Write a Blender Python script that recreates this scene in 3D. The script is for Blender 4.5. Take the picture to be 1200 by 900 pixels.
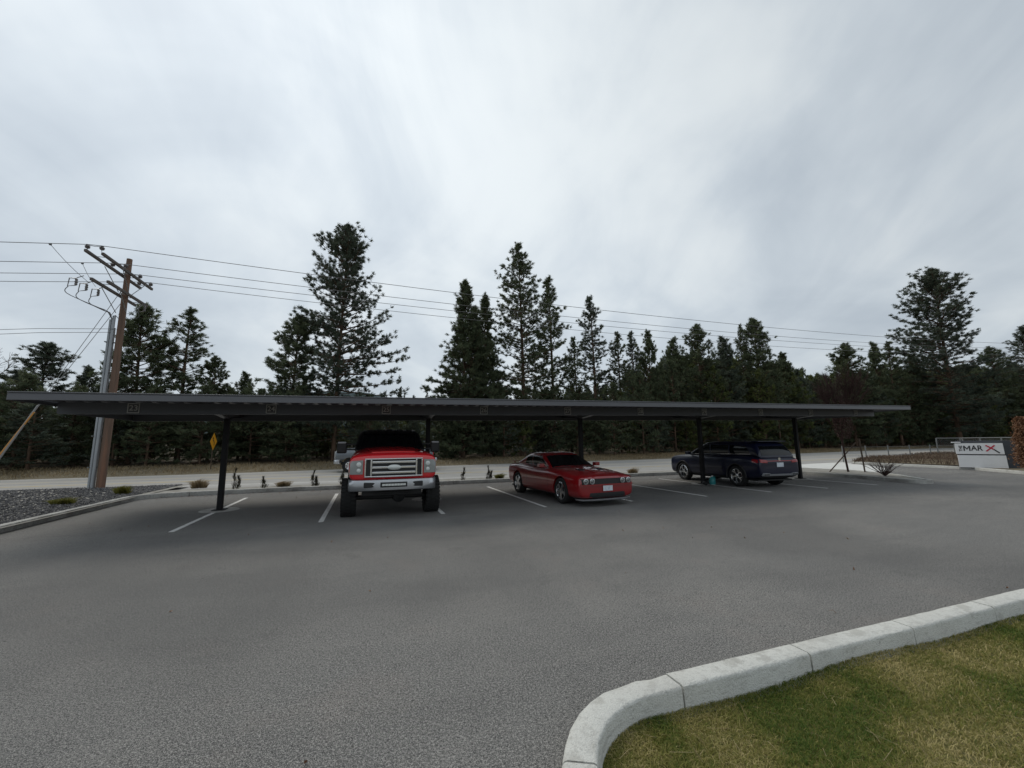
import bpy, bmesh, math, random
import numpy as np
from mathutils import Vector, Matrix
from mathutils.bvhtree import BVHTree
for o in list(bpy.data.objects): bpy.data.objects.remove(o)
SC = bpy.context.scene; COL = SC.collection
R = math.radians
# ------------------------------------------------------------------ camera
cam = bpy.data.cameras.new('camera'); camo = bpy.data.objects.new('camera', cam); COL.objects.link(camo)
cam.sensor_width = 36; cam.sensor_fit = 'HORIZONTAL'; cam.lens = 480.43 / 1200 * 36
cam.clip_start = .05; cam.clip_end = 6000
cr = Vector((0.94269325, -0.33353134, -0.00928885)); cu = Vector((-0.0384047, -0.13611712, 0.98994808)); cf = Vector((0.33144308, 0.93286064, 0.14112586))
m4 = Matrix.Identity(4)
for i in range(3): m4[i][0], m4[i][1], m4[i][2] = cr[i], cu[i], -cf[i]
m4.translation = Vector((3.6126, -10.35675, 1.722)); camo.matrix_world = m4
SC.camera = camo
# ------------------------------------------------------------------ light and sky (thin bright overcast, veiled sun ahead on the left)
SUN_EL, SUN_AZ = R(52), math.atan2(.45, .55)      # azimuth measured from +X
sdir = Vector((-math.cos(SUN_EL) * .42, math.cos(SUN_EL) * .9, math.sin(SUN_EL))).normalized()
sun = bpy.data.lights.new('sun', 'SUN'); sun.energy = 1.25; sun.angle = R(26); sun.color = (1, .93, .82)
suno = bpy.data.objects.new('sun', sun); COL.objects.link(suno); suno.rotation_euler = sdir.to_track_quat('Z', 'Y').to_euler()
W = bpy.data.worlds.new('World'); SC.world = W; W.use_nodes = True
nt = W.node_tree; N = nt.nodes; L = nt.links; N.clear()
def nd(t, **k):
    n = N.new(t)
    for a, b in k.items(): setattr(n, a, b)
    return n
out = nd('ShaderNodeOutputWorld'); bg = nd('ShaderNodeBackground'); bg.inputs[1].default_value = .1
L.new(bg.outputs[0], out.inputs[0])
sky = nd('ShaderNodeTexSky'); sky.sky_type = 'NISHITA'; sky.sun_disc = False
sky.sun_elevation = SUN_EL; sky.sun_rotation = math.atan2(sdir.x, sdir.y)
tc = nd('ShaderNodeTexCoord'); sp = nd('ShaderNodeSeparateXYZ'); L.new(tc.outputs['Generated'], sp.inputs[0])
def mth(op, a, b=None, c=None, clamp=False):
    n = nd('ShaderNodeMath', operation=op); n.use_clamp = clamp
    for i, v in enumerate((a, b, c)):
        if v is None: continue
        if isinstance(v, (int, float)): n.inputs[i].default_value = v
        else: L.new(v, n.inputs[i])
    return n.outputs[0]
zz = mth('ADD', mth('MAXIMUM', sp.outputs[2], 0.0), .34)
# cloud-deck coordinates: across the view and along it (streaks run away from the viewer)
ax = mth('ADD', mth('MULTIPLY', sp.outputs[0], .94), mth('MULTIPLY', sp.outputs[1], -.34))
ay = mth('ADD', mth('MULTIPLY', sp.outputs[0], .34), mth('MULTIPLY', sp.outputs[1], .94))
cx = mth('DIVIDE', ax, zz); cy = mth('DIVIDE', ay, zz)
def cloud(sx, sy, det, rough, dist, off):
    cb = nd('ShaderNodeCombineXYZ'); L.new(mth('MULTIPLY', cx, sx), cb.inputs[0]); L.new(mth('MULTIPLY', cy, sy), cb.inputs[1]); cb.inputs[2].default_value = off
    n = nd('ShaderNodeTexNoise'); n.inputs['Scale'].default_value = 1; n.inputs['Detail'].default_value = det; n.inputs['Roughness'].default_value = rough; n.inputs['Distortion'].default_value = dist
    L.new(cb.outputs[0], n.inputs[0]); return n.outputs[0]
c1 = cloud(.75, .50, 4, .5, 1.2, 3.4); c2 = cloud(1.9, .95, 6, .55, 1.6, 7.7); c3 = cloud(1.1, 1.3, 5, .55, .8, 1.3)
nfr = nd('ShaderNodeTexNoise'); nfr.inputs['Scale'].default_value = 1.7; nfr.inputs['Detail'].default_value = 5; nfr.inputs['Distortion'].default_value = .7; L.new(tc.outputs['Generated'], nfr.inputs[0])
c1 = mth('ADD', mth('MULTIPLY', c1, .5), mth('MULTIPLY', nfr.outputs[0], .5))
cl = mth('ADD', mth('MULTIPLY', c1, .5), mth('ADD', mth('MULTIPLY', c2, .22), mth('MULTIPLY', c3, .28)))
mr = nd('ShaderNodeMapRange'); mr.interpolation_type = 'SMOOTHSTEP'; mr.inputs[1].default_value = .38; mr.inputs[2].default_value = .62; L.new(cl, mr.inputs[0])
cr1 = nd('ShaderNodeValToRGB'); L.new(mr.outputs[0], cr1.inputs[0])
e = cr1.color_ramp.elements
e[0].position = 0; e[0].color = (.43, .485, .54, 1); e[1].position = 1; e[1].color = (.68, .725, .745, 1)
em = e.new(.5); em.color = (.54, .595, .64, 1)
# brighter veil round the hidden sun
def dotv(v):
    n = nd('ShaderNodeVectorMath', operation='DOT_PRODUCT'); L.new(tc.outputs['Generated'], n.inputs[0]); n.inputs[1].default_value = v; return n.outputs['Value']
glow = mth('POWER', mth('MAXIMUM', dotv(tuple(sdir)), 0), 5)
thin = mth('POWER', mth('MAXIMUM', dotv((.42, .82, .36)), 0), 9)
gain = mth('ADD', .93, mth('ADD', mth('MULTIPLY', glow, .40), mth('MULTIPLY', thin, .16)))
sc_ = nd('ShaderNodeVectorMath', operation='SCALE'); L.new(cr1.outputs[0], sc_.inputs[0]); L.new(mth('MULTIPLY', gain, 10), sc_.inputs['Scale'])
mx = nd('ShaderNodeMix', data_type='RGBA'); mx.inputs[0].default_value = .93
L.new(sky.outputs[0], mx.inputs[6]); L.new(sc_.outputs[0], mx.inputs[7]); L.new(mx.outputs[2], bg.inputs[0])
v = SC.view_settings; v.view_transform = 'Standard'; v.look = 'None'; v.exposure = .14; v.gamma = 1; v.use_curve_mapping = False
SC.cycles.max_bounces = 6; SC.cycles.diffuse_bounces = 3; SC.cycles.glossy_bounces = 3; SC.cycles.transparent_max_bounces = 6
SC.cycles.use_denoising = True

# ------------------------------------------------------------------ materials
def mat(name, col=(.5, .5, .5), rough=.6, metal=0, coat=0, spec=.5, noise=None, bump=None, emit=None, obj=False):
    """noise: list of (scale, detail, lo, hi, colour, mixfactor) layers over the base colour"""
    m = bpy.data.materials.new(name); m.use_nodes = True; t = m.node_tree; b = t.nodes['Principled BSDF']
    b.inputs['Base Color'].default_value = (*col, 1); b.inputs['Roughness'].default_value = rough; b.inputs['Metallic'].default_value = metal
    b.inputs['Coat Weight'].default_value = coat; b.inputs['Coat Roughness'].default_value = .04; b.inputs['Specular IOR Level'].default_value = spec
    co = t.nodes.new('ShaderNodeTexCoord').outputs['Object']
    last = None
    for (s, d, lo, hi, c, f) in (noise or []):
        mp = t.nodes.new('ShaderNodeMapping'); t.links.new(co, mp.inputs[0])
        mp.inputs['Scale'].default_value = s if isinstance(s, tuple) else (s, s, s)
        n = t.nodes.new('ShaderNodeTexNoise'); n.inputs['Scale'].default_value = 1; n.inputs['Detail'].default_value = d; n.inputs['Roughness'].default_value = .6
        t.links.new(mp.outputs[0], n.inputs[0])
        r = t.nodes.new('ShaderNodeMapRange'); r.inputs[1].default_value = lo; r.inputs[2].default_value = hi; r.inputs[4].default_value = f; t.links.new(n.outputs[0], r.inputs[0])
        x = t.nodes.new('ShaderNodeMix'); x.data_type = 'RGBA'; t.links.new(r.outputs[0], x.inputs[0])
        if last is None: x.inputs[6].default_value = (*col, 1)
        else: t.links.new(last, x.inputs[6])
        x.inputs[7].default_value = (*c, 1); last = x.outputs[2]
    if last: t.links.new(last, b.inputs['Base Color'])
    if bump:
        s, d, st, ds = bump
        n = t.nodes.new('ShaderNodeTexNoise'); n.inputs['Scale'].default_value = s; n.inputs['Detail'].default_value = d; t.links.new(co, n.inputs[0])
        bp = t.nodes.new('ShaderNodeBump'); bp.inputs['Strength'].default_value = st; bp.inputs['Distance'].default_value = ds
        t.links.new(n.outputs[0], bp.inputs['Height']); t.links.new(bp.outputs[0], b.inputs['Normal'])
    return m
def attr_mat(name, base, rough=.7, trans=.0, lo=(0, 0, 0), hi=None):
    """colour = base mixed towards hi by the per-face 'var' attribute (tone differs between leaves / stones; pine crowns paler towards the top)"""
    m = bpy.data.materials.new(name); m.use_nodes = True; t = m.node_tree; b = t.nodes['Principled BSDF']
    a = t.nodes.new('ShaderNodeAttribute'); a.attribute_name = 'var'
    cr_ = t.nodes.new('ShaderNodeValToRGB'); t.links.new(a.outputs['Fac'], cr_.inputs[0]); el = cr_.color_ramp.elements
    cols = base
    el[0].color = (*cols[0], 1); el[1].color = (*cols[-1], 1)
    for i, c in enumerate(cols[1:-1]): k = el.new((i + 1) / (len(cols) - 1)); k.color = (*c, 1)
    t.links.new(cr_.outputs[0], b.inputs['Base Color']); b.inputs['Roughness'].default_value = rough; b.inputs['Specular IOR Level'].default_value = .25
    if trans:
        tr = t.nodes.new('ShaderNodeBsdfTranslucent'); t.links.new(cr_.outputs[0], tr.inputs[0])
        mxs = t.nodes.new('ShaderNodeMixShader'); mxs.inputs[0].default_value = trans
        t.links.new(b.outputs[0], mxs.inputs[1]); t.links.new(tr.outputs[0], mxs.inputs[2]); t.links.new(mxs.outputs[0], t.nodes['Material Output'].inputs[0])
    return m
M = {}
M['asphalt'] = mat('asphalt', (.112, .111, .108), .9, spec=.3, noise=[
    (.22, 5, .42, .64, (.175, .166, .153), .9), ((.30, 1.0, 1), 5, .50, .62, (.078, .077, .076), .65), ((.8, 2.6, 1), 5, .52, .66, (.175, .168, .158), .5), ((.5, .10, 1), 5, .52, .70, (.085, .084, .082), .6), (.9, 3, .58, .74, (.18, .148, .132), .45),
    (3.5, 6, .52, .66, (.075, .075, .074), .5), (14, 5, .50, .66, (.075, .073, .072), .45), (52, 3, .47, .60, (.036, .036, .036), .8), (68, 2, .53, .63, (.31, .30, .285), .72), (170, 1, .55, .62, (.42, .41, .385), .8), (26, 2, .70, .73, (.02, .02, .02), .8), (1.1, 5, .64, .72, (.075, .073, .071), .35), (.12, 3, .50, .62, (.082, .081, .080), .45)], bump=(85, 4, .8, .014))
M['road'] = mat('road', (.37, .36, .34), .9, spec=.2, noise=[((.03, 1.6, 1), 4, .45, .65, (.29, .285, .275), .7), ((.02, 5, 1), 3, .60, .66, (.16, .16, .16), .5), (40, 2, .5, .7, (.25, .25, .24), .5)])
M['roadline'] = mat('road_paint_white', (.66, .66, .64), .7, noise=[(6, 4, .5, .65, (.4, .4, .38), .6)])
M['roadyellow'] = mat('road_paint_yellow', (.50, .36, .10), .7, noise=[(4, 4, .45, .6, (.36, .34, .3), .8)])
M['seal'] = mat('crack_sealant', (.11, .11, .11), .7)
M['stallpaint'] = mat('stall_paint', (.72, .72, .70), .6, noise=[(9, 6, .52, .62, (.30, .30, .29), .7), (50, 3, .55, .66, (.2, .2, .2), .5)])
M['concrete'] = mat('kerb_concrete', (.58, .58, .545), .85, spec=.3, noise=[(2.2, 5, .48, .72, (.50, .49, .455), .6), ((8, 8, 40), 4, .54, .68, (.33, .32, .29), .5), (5, 6, .60, .66, (.30, .29, .26), .45), (30, 6, .52, .72, (.36, .355, .335), .6), (130, 3, .54, .66, (.36, .35, .33), .45), ((2, 2, 30), 3, .6, .72, (.30, .29, .27), .35), (14, 6, .62, .70, (.22, .215, .2), .55), (150, 2, .6, .7, (.2, .2, .19), .5)], bump=(90, 6, .8, .012))
M['apron'] = mat('apron_concrete', (.60, .60, .575), .85, noise=[(1.2, 4, .4, .7, (.5, .5, .48), .6)])
M['oldconcrete'] = mat('back_kerb_concrete', (.43, .425, .40), .9, noise=[(2, 5, .45, .7, (.2, .19, .175), .8), (22, 3, .5, .7, (.16, .155, .145), .6)], bump=(50, 4, .4, .006))
M['dirt'] = mat('dry_ground', (.17, .145, .10), .95, spec=.1, noise=[(.3, 5, .45, .65, (.235, .20, .14), .8), (6, 5, .5, .7, (.10, .085, .06), .7)], bump=(12, 4, .6, .05))
M['stripdirt'] = mat('strip_ground', (.30, .29, .265), .95, spec=.1, noise=[(3, 5, .5, .7, (.17, .15, .12), .8), (40, 3, .5, .7, (.12, .115, .11), .5)])
M['duff'] = mat('forest_floor', (.06, .05, .035), .95, spec=.1, noise=[(1.5, 5, .5, .7, (.13, .10, .06), .7)])
M['soil'] = mat('turf_soil', (.13, .12, .045), .95, spec=.1, noise=[(9, 4, .45, .65, (.055, .06, .022), .8), (60, 3, .5, .7, (.17, .14, .075), .6)])
M['steel'] = mat('charcoal_painted_steel', (.075, .080, .090), .45, spec=.4, noise=[(1.2, 4, .5, .75, (.07, .073, .08), .5)])
M['steel_trim'] = mat('charcoal_trim_metal', (.11, .113, .125), .38, spec=.5, noise=[((.4, 8, 8), 3, .5, .7, (.08, .083, .095), .5)])
M['post'] = mat('black_post_paint', (.008, .008, .009), .6, spec=.25)
M['plate'] = mat('number_plate_dark', (.05, .05, .052), .5)
M['platemark'] = mat('number_mark_grey', (.33, .33, .31), .6)
M['red'] = mat('red_car_paint', (.58, .008, .014), .3, coat=1)
M['darkred'] = mat('deep_red_car_paint', (.23, .004, .007), .28, coat=1)
M['navy'] = mat('dark_blue_car_paint', (.006, .008, .026), .3, coat=.45, spec=.3)
M['grey_paint'] = mat('silver_grey_car_paint', (.13, .15, .17), .3, metal=.4, coat=1)
M['black_gloss'] = mat('black_gloss_paint', (.006, .006, .007), .2, coat=.6)
M['plastic'] = mat('black_plastic', (.015, .015, .016), .55)
M['glass'] = mat('shaded_cabin_glass', (.005, .006, .007), .05, spec=.4)  # opaque; the black colour stands in for the shaded cabin behind
M['chrome'] = mat('chrome', (.72, .73, .75), .16, metal=1)
M['bumper'] = mat('satin_chrome_bumper', (.52, .54, .57), .3, metal=.85)
M['silver'] = mat('silver_plastic', (.42, .43, .45), .4, metal=.5)
M['rimdark'] = mat('wheel_dark_grey', (.03, .03, .032), .4, metal=.3)
M['tyre'] = mat('tyre_rubber', (.018, .018, .018), .85, spec=.3)
M['lamp'] = mat('headlamp_lens', (.62, .64, .62), .12, spec=.7)
M['lampglass'] = mat('clear_lamp_cover', (.26, .275, .27), .15, spec=.8)
M['lampbowl'] = mat('headlamp_bowl', (.22, .23, .23), .2, metal=.7)
M['amber'] = mat('amber_lens', (.55, .20, .03), .2)
M['tail'] = mat('tail_lamp_red', (.28, .01, .015), .12, spec=.8)
M['numberplate'] = mat('licence_plate', (.62, .66, .70), .4, noise=[((25, 25, 6), 2, .5, .6, (.2, .25, .4), .35)])
M['pole'] = mat('weathered_wood_pole', (.16, .10, .07), .85, noise=[((14, 14, .5), 5, .4, .65, (.09, .06, .045), .8), ((5, 5, .3), 3, .5, .65, (.26, .13, .08), .6)], bump=(30, 4, .5, .01))
M['arm'] = mat('grey_wood_crossarm', (.10, .085, .075), .85, noise=[((3, 3, 30), 4, .45, .65, (.15, .13, .12), .7)])
M['conduit'] = mat('galvanised_conduit', (.36, .38, .40), .45, metal=.4, noise=[((4, 4, .6), 4, .4, .7, (.25, .27, .29), .8)])
M['wire'] = mat('power_line_cable', (.12, .12, .125), .6)
M['guy'] = mat('steel_guy_wire', (.30, .30, .30), .5, metal=.4)
M['guard'] = mat('orange_guy_guard', (.55, .26, .06), .5)
M['porcelain'] = mat('grey_porcelain', (.14, .13, .13), .3)
M['signyellow'] = mat('warning_sign_yellow', (.72, .33, .02), .5)
M['signblack'] = mat('sign_black', (.02, .02, .02), .5)
M['signwhite'] = mat('white_sign_panel', (.78, .78, .78), .5, noise=[(2, 3, .45, .7, (.7, .7, .7), .5)])
M['signred'] = mat('sign_red', (.50, .02, .05), .5)
M['signgrey'] = mat('charcoal_sign_slab', (.045, .05, .058), .7, noise=[(3, 4, .4, .7, (.06, .065, .07), .6)])
M['galv'] = mat('galvanised_fence_steel', (.20, .21, .21), .5, metal=.3)
M['wood'] = mat('stake_wood', (.07, .05, .035), .85)
M['bark'] = mat('pine_bark', (.12, .08, .055), .9, spec=.2, noise=[((5, 5, 1.2), 4, .45, .6, (.035, .025, .02), .8), ((2, 2, .6), 3, .5, .7, (.15, .085, .05), .5)])
M['twig'] = mat('bare_twig_bark', (.10, .065, .05), .9)
M['palewood'] = mat('pale_bare_twig', (.20, .17, .15), .9)
M['teal'] = mat('teal_plastic_jug', (.03, .24, .25), .4)
M['whiteplastic'] = mat('white_plastic', (.6, .62, .62), .4)
M['hill'] = mat('far_forest_hill', (.062, .080, .086), .95, spec=0, noise=[(.02, 5, .4, .65, (.075, .095, .10), .8)])  # bluish base colour stands in for distance haze
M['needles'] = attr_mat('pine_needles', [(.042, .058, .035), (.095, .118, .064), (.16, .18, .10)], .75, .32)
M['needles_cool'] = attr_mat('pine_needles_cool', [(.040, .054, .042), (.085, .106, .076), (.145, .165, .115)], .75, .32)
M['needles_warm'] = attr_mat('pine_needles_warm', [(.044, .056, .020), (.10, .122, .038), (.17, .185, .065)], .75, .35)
M['turf'] = attr_mat('turf_blades', [(.068, .12, .017), (.17, .185, .036), (.28, .25, .075), (.50, .42, .20)], .7, .3)
M['straw'] = attr_mat('dry_straw', [(.13, .095, .05), (.27, .205, .12), (.42, .34, .21)], .8, .3)
M['weeds'] = attr_mat('brown_dead_weeds', [(.06, .04, .03), (.13, .09, .065), (.24, .18, .13)], .8, .2)
M['greengrass'] = attr_mat('yellow_green_grass', [(.07, .09, .015), (.16, .16, .03), (.28, .24, .07)], .8, .3)
M['rock'] = attr_mat('crushed_grey_rock', [(.03, .03, .034), (.075, .075, .08), (.14, .137, .135), (.27, .26, .25)], .9)
M['brownleaf'] = attr_mat('dead_orange_leaves', [(.08, .04, .025), (.24, .12, .06), (.45, .28, .18)], .7, .3)
M['evergreen'] = attr_mat('dark_dwarf_foliage', [(.022, .022, .016), (.05, .05, .032), (.11, .095, .06)], .8, .1)
M['redtwig'] = attr_mat('reddish_twig', [(.045, .025, .022), (.075, .04, .035), (.10, .06, .05)], .85)

# ------------------------------------------------------------------ helpers
def tag(o, label=None, cat=None, group=None, kind=None):
    if label: o['label'] = label
    if cat: o['category'] = cat
    if group: o['group'] = group
    if kind: o['kind'] = kind
    return o
def empty(name, loc=(0, 0, 0), rz=0):
    o = bpy.data.objects.new(name, None); COL.objects.link(o); o.location = loc; o.rotation_euler = (0, 0, rz); o.empty_display_size = .2
    return o
def link(name, me, m, parent=None):
    o = bpy.data.objects.new(name, me); COL.objects.link(o)
    if m is not None and len(me.materials) == 0: me.materials.append(m)
    if parent is not None: o.parent = parent
    return o
class MB:
    def __init__(s): s.v = []; s.f = []
    def add(s, vs, fs):
        n = len(s.v); s.v += [tuple(q) for q in vs]; s.f += [tuple(i + n for i in q) for q in fs]; return s
    def box(s, x0, x1, y0, y1, z0, z1, mtx=None):
        vs = [(x, y, z) for z in (z0, z1) for y in (y0, y1) for x in (x0, x1)]
        if mtx is not None: vs = [mtx @ Vector(q) for q in vs]
        return s.add(vs, [(0, 2, 3, 1), (4, 5, 7, 6), (0, 1, 5, 4), (2, 6, 7, 3), (0, 4, 6, 2), (1, 3, 7, 5)])
    def tube(s, pts, r, n=8, caps=True):
        pts = [Vector(p) for p in pts]; rs = r if isinstance(r, (list, tuple)) else [r] * len(pts)
        vs = []; fs = []
        for i, p in enumerate(pts):
            d = (pts[min(i + 1, len(pts) - 1)] - pts[max(i - 1, 0)]).normalized()
            a = d.orthogonal().normalized() if i == 0 else (a - d * a.dot(d)).normalized()
            b = d.cross(a)
            for k in range(n): t = 2 * math.pi * k / n; vs.append(p + (a * math.cos(t) + b * math.sin(t)) * rs[i])
        for i in range(len(pts) - 1):
            for k in range(n): fs.append((i * n + k, i * n + (k + 1) % n, (i + 1) * n + (k + 1) % n, (i + 1) * n + k))
        if caps: fs += [tuple(range(n))[::-1], tuple((len(pts) - 1) * n + k for k in range(n))]
        return s.add(vs, fs)
    def lathe(s, prof, axis='y', c=(0, 0, 0), n=32, closed=False):
        """prof: list of (radius, offset along axis)"""
        vs = []; c = Vector(c)
        for (r, o) in prof:
            for k in range(n):
                t = 2 * math.pi * k / n; q = (r * math.cos(t), o, r * math.sin(t))
                if axis == 'x': q = (q[1], q[0], q[2])
                if axis == 'z': q = (q[0], q[2], q[1])
                vs.append(Vector(q) + c)
        fs = []; m = len(prof)
        for i in range(m if closed else m - 1):
            j = (i + 1) % m
            for k in range(n): fs.append((i * n + k, j * n + k, j * n + (k + 1) % n, i * n + (k + 1) % n))
        return s.add(vs, fs)
    def prism(s, poly, z0, z1, mtx=None):
        n = len(poly); vs = [(x, y, z0) for x, y in poly] + [(x, y, z1) for x, y in poly]
        if mtx is not None: vs = [mtx @ Vector(q) for q in vs]
        return s.add(vs, [tuple(range(n))[::-1], tuple(range(n, 2 * n))] + [(i, (i + 1) % n, n + (i + 1) % n, n + i) for i in range(n)])
    def build(s, name, m, parent=None, smooth=None, bevel=0, subsurf=0, seg=2):
        me = bpy.data.meshes.new(name); me.from_pydata(s.v, [], s.f)
        bm = bmesh.new(); bm.from_mesh(me); bmesh.ops.recalc_face_normals(bm, faces=bm.faces); bm.to_mesh(me); bm.free()
        o = link(name, me, m, parent)
        if smooth is not None:
            me.shade_smooth()
            if smooth > 0: me.set_sharp_from_angle(angle=R(smooth))
        if bevel:
            b = o.modifiers.new('bevel', 'BEVEL'); b.width = bevel; b.segments = seg; b.limit_method = 'ANGLE'; b.angle_limit = R(35)
        if subsurf:
            q = o.modifiers.new('subsurf', 'SUBSURF'); q.levels = q.render_levels = subsurf
        return o
def npmesh(name, V, F, m, parent=None, var=None, smooth=False):
    """V (n,3); F (k,3) or (k,4) numpy arrays; var per-face value"""
    me = bpy.data.meshes.new(name); k, c = F.shape
    me.vertices.add(len(V)); me.vertices.foreach_set('co', V.astype(np.float32).ravel())
    me.loops.add(k * c); me.loops.foreach_set('vertex_index', F.astype(np.int32).ravel())
    me.polygons.add(k); me.polygons.foreach_set('loop_start', np.arange(0, k * c, c, dtype=np.int32))
    try: me.polygons.foreach_set('loop_total', np.full(k, c, dtype=np.int32))
    except Exception: pass
    me.update(calc_edges=True)
    if var is not None:
        a = me.attributes.new('var', 'FLOAT', 'FACE'); a.data.foreach_set('value', var.astype(np.float32))
    if smooth: me.shade_smooth()
    return link(name, me, m, parent)
def sheet(name, poly, z, m, kind='structure', sub=None):
    me = bpy.data.meshes.new(name); me.from_pydata([(x, y, z) for x, y in poly], [], [tuple(range(len(poly)))])
    o = link(name, me, m); return tag(o, kind=kind)
def strip(name, line, w, z, m, parent=None):
    """flat painted strip along a polyline"""
    b = MB()
    P = [Vector((*q, z)) for q in line]
    vs = []
    for i, p in enumerate(P):
        d = (P[min(i + 1, len(P) - 1)] - P[max(i - 1, 0)]).normalized(); n_ = Vector((-d.y, d.x, 0)) * w / 2
        vs += [p - n_, p + n_]
    b.add(vs, [(2 * i, 2 * i + 2, 2 * i + 3, 2 * i + 1) for i in range(len(P) - 1)])
    return b.build(name, m, parent)
def smoothline(P, n=8):
    P = [Vector(p) for p in P]; out_ = []
    for i in range(len(P) - 1):
        a, b, c, d = P[max(i - 1, 0)], P[i], P[i + 1], P[min(i + 2, len(P) - 1)]
        for k in range(n):
            t = k / n; out_.append(.5 * ((2 * b) + (c - a) * t + (2 * a - 5 * b + 4 * c - d) * t * t + (3 * b - a - 3 * c + d) * t ** 3))
    out_.append(P[-1]); return out_
def txt(name, s, size, m, parent, loc, rot, bold=0, ext=.004, sx=1, z_align='CENTER'):
    c = bpy.data.curves.new(name, 'FONT'); c.body = s; c.size = size; c.align_x = 'CENTER'; c.align_y = z_align; c.offset = bold; c.extrude = ext
    t = bpy.data.objects.new(name, c); COL.objects.link(t); bpy.context.view_layer.update()
    me = bpy.data.meshes.new_from_object(t.evaluated_get(bpy.context.evaluated_depsgraph_get())); bpy.data.objects.remove(t)
    me.name = name; me.materials.clear(); o = link(name, me, m, parent); o.location = loc; o.rotation_euler = rot; o.scale = (sx, 1, 1)
    return o

# ------------------------------------------------------------------ ground, road, lot
sheet('ground', [(-3000, -2500), (3000, -2500), (3000, 3500), (-3000, 3500)], -.08, M['dirt'])
sheet('parking_lot', [(-3.3, -40), (4.62, -40), (4.62, -8.7), (4.9, -8.1), (5.4, -7.88), (31.4, -7.9), (31.4, -6), (33.1, .1), (35.3, 3.1), (35.8, 9.4), (26.5, 9.4), (26.5, 7.5), (-3.3, 7.3)], 0, M['asphalt'])
far = smoothline([(-260, 12), (-60, 17.6), (-27, 19.0), (-7, 19.4), (2, 20.4), (11, 21.4), (31, 22.6), (55, 26.6), (78, 30.6), (105, 33.5), (320, 46)], 6)
near = smoothline([(-260, 3), (-60, 9.4), (-14, 10.9), (-6, 10.6), (-3, 8.75), (10, 8.7), (27, 9.2), (35.7, 9.6), (60, 12.5), (110, 17.5), (320, 30)], 6)
sheet('road', [(p.x, p.y) for p in [Vector((*q, 0)) if False else q for q in near]] + [(p.x, p.y) for p in far][::-1], .012, M['road'])
def off(line, a, b):   # lines between near (0) and far (1) edges
    pass
def roadline(f, x0=-200, x1=250, n=60):
    out_ = []
    fx = [p.x for p in far]; fy = [p.y for p in far]; nx = [-260, -60, -14, 0, 18.4, 60, 110, 320]; ny = [5, 11.2, 11.6, 10.9, 8.95, 10.6, 15, 26]
    for i in range(n + 1):
        x = x0 + (x1 - x0) * i / n; a = np.interp(x, nx, ny); b = np.interp(x, fx, fy); out_.append((x, a + (b - a) * f))
    return out_
for f, mm, w in ((0, 'roadline', .12), (.30, 'roadyellow', .11), (.33, 'roadyellow', .11), (.62, 'roadyellow', .11), (.93, 'roadline', .12)):
    tag(strip('road_marking', roadline(f), w, .017, M[mm]), kind='structure')
rs = random.Random(5)
for f, w in ((.12, .07), (.21, .05), (.47, .09), (.52, .05), (.74, .12), (.83, .06)):
    ln = [(x, y + rs.uniform(-.12, .12)) for x, y in roadline(f, -120, 160, 160)]
    tag(strip('road_seam', ln, w, .017, M['seal']), kind='structure')
sheet('driveway_apron', [(27.9, 4.3), (27.6, 7.0), (26.6, 9.0), (26.2, 9.9), (31, 10.3), (37.5, 10.9), (35.6, 9.0), (34.6, 7.4), (32.6, 5.6), (29.8, 3.8)], .02, M['apron'])
# forest floor and dry verge beyond the road: gently rising bank
def terrain(name, edge, widths, heights, m, nz=.08, seed=1):
    r = np.random.RandomState(seed); V = []; cols = len(widths)
    for p in edge:
        for wd, h in zip(widths, heights): V.append((p.x, p.y + wd, h + (r.rand() - .5) * nz * (h > 0.02)))
    n = len(edge); F = [(i * cols + j, (i + 1) * cols + j, (i + 1) * cols + j + 1, i * cols + j + 1) for i in range(n - 1) for j in range(cols - 1)]
    o = npmesh(name, np.array(V), np.array(F), m, smooth=True); return tag(o, kind='structure')
fe = []
for i in range(len(far) - 1):
    for k in range(6): fe.append(far[i].lerp(far[i + 1], k / 6))
terrain('grass_verge', fe, [-.15, .1, .8, 2, 3.4, 5], [-.06, .03, .10, .18, .30, .36], M['dirt'])
terrain('forest_floor', fe, [4.8, 8, 20, 60, 200], [.34, .5, .8, 1.5, 2.5], M['duff'], .2, 3)
# low ridge far off
def ridge(name, pts, depth, m, seed):
    r = random.Random(seed); vs = []; n = len(pts); rows = 10
    for j in range(rows):
        t = j / (rows - 1)
        for (x, y, h) in pts:
            hh = h * math.sin(math.pi * min(1, t * .9 + .02)) ** .8 * (1 + r.uniform(-.03, .03)); vs.append((x, y + (t - .5) * depth, hh - 2 - 25 * (j == 0)))
    F = [(j * n + i, j * n + i + 1, (j + 1) * n + i + 1, (j + 1) * n + i) for j in range(rows - 1) for i in range(n - 1)]
    o = npmesh(name, np.array(vs), np.array(F), m, smooth=True); return tag(o, kind='structure')
ridge('hills', [(-1500 + 60 * i, 900 + 12 * math.sin(i), 34 + 78 * math.exp(-((i - 24.2) / 4.4) ** 2) * (1 if i > 24 else .9) + 3 * math.sin(i * 2.3) + 8 * math.sin(i * .37) ** 2 + 3 * math.sin(i * 1.9)) for i in range(70)], 500, M['hill'], 2)

# stall lines
for i in range(10):
    x = 2.74 * i
    tag(strip('stall_line', [(x, 0), (x, 5.62)], .105, .006, M['stallpaint']), kind='structure')
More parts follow.
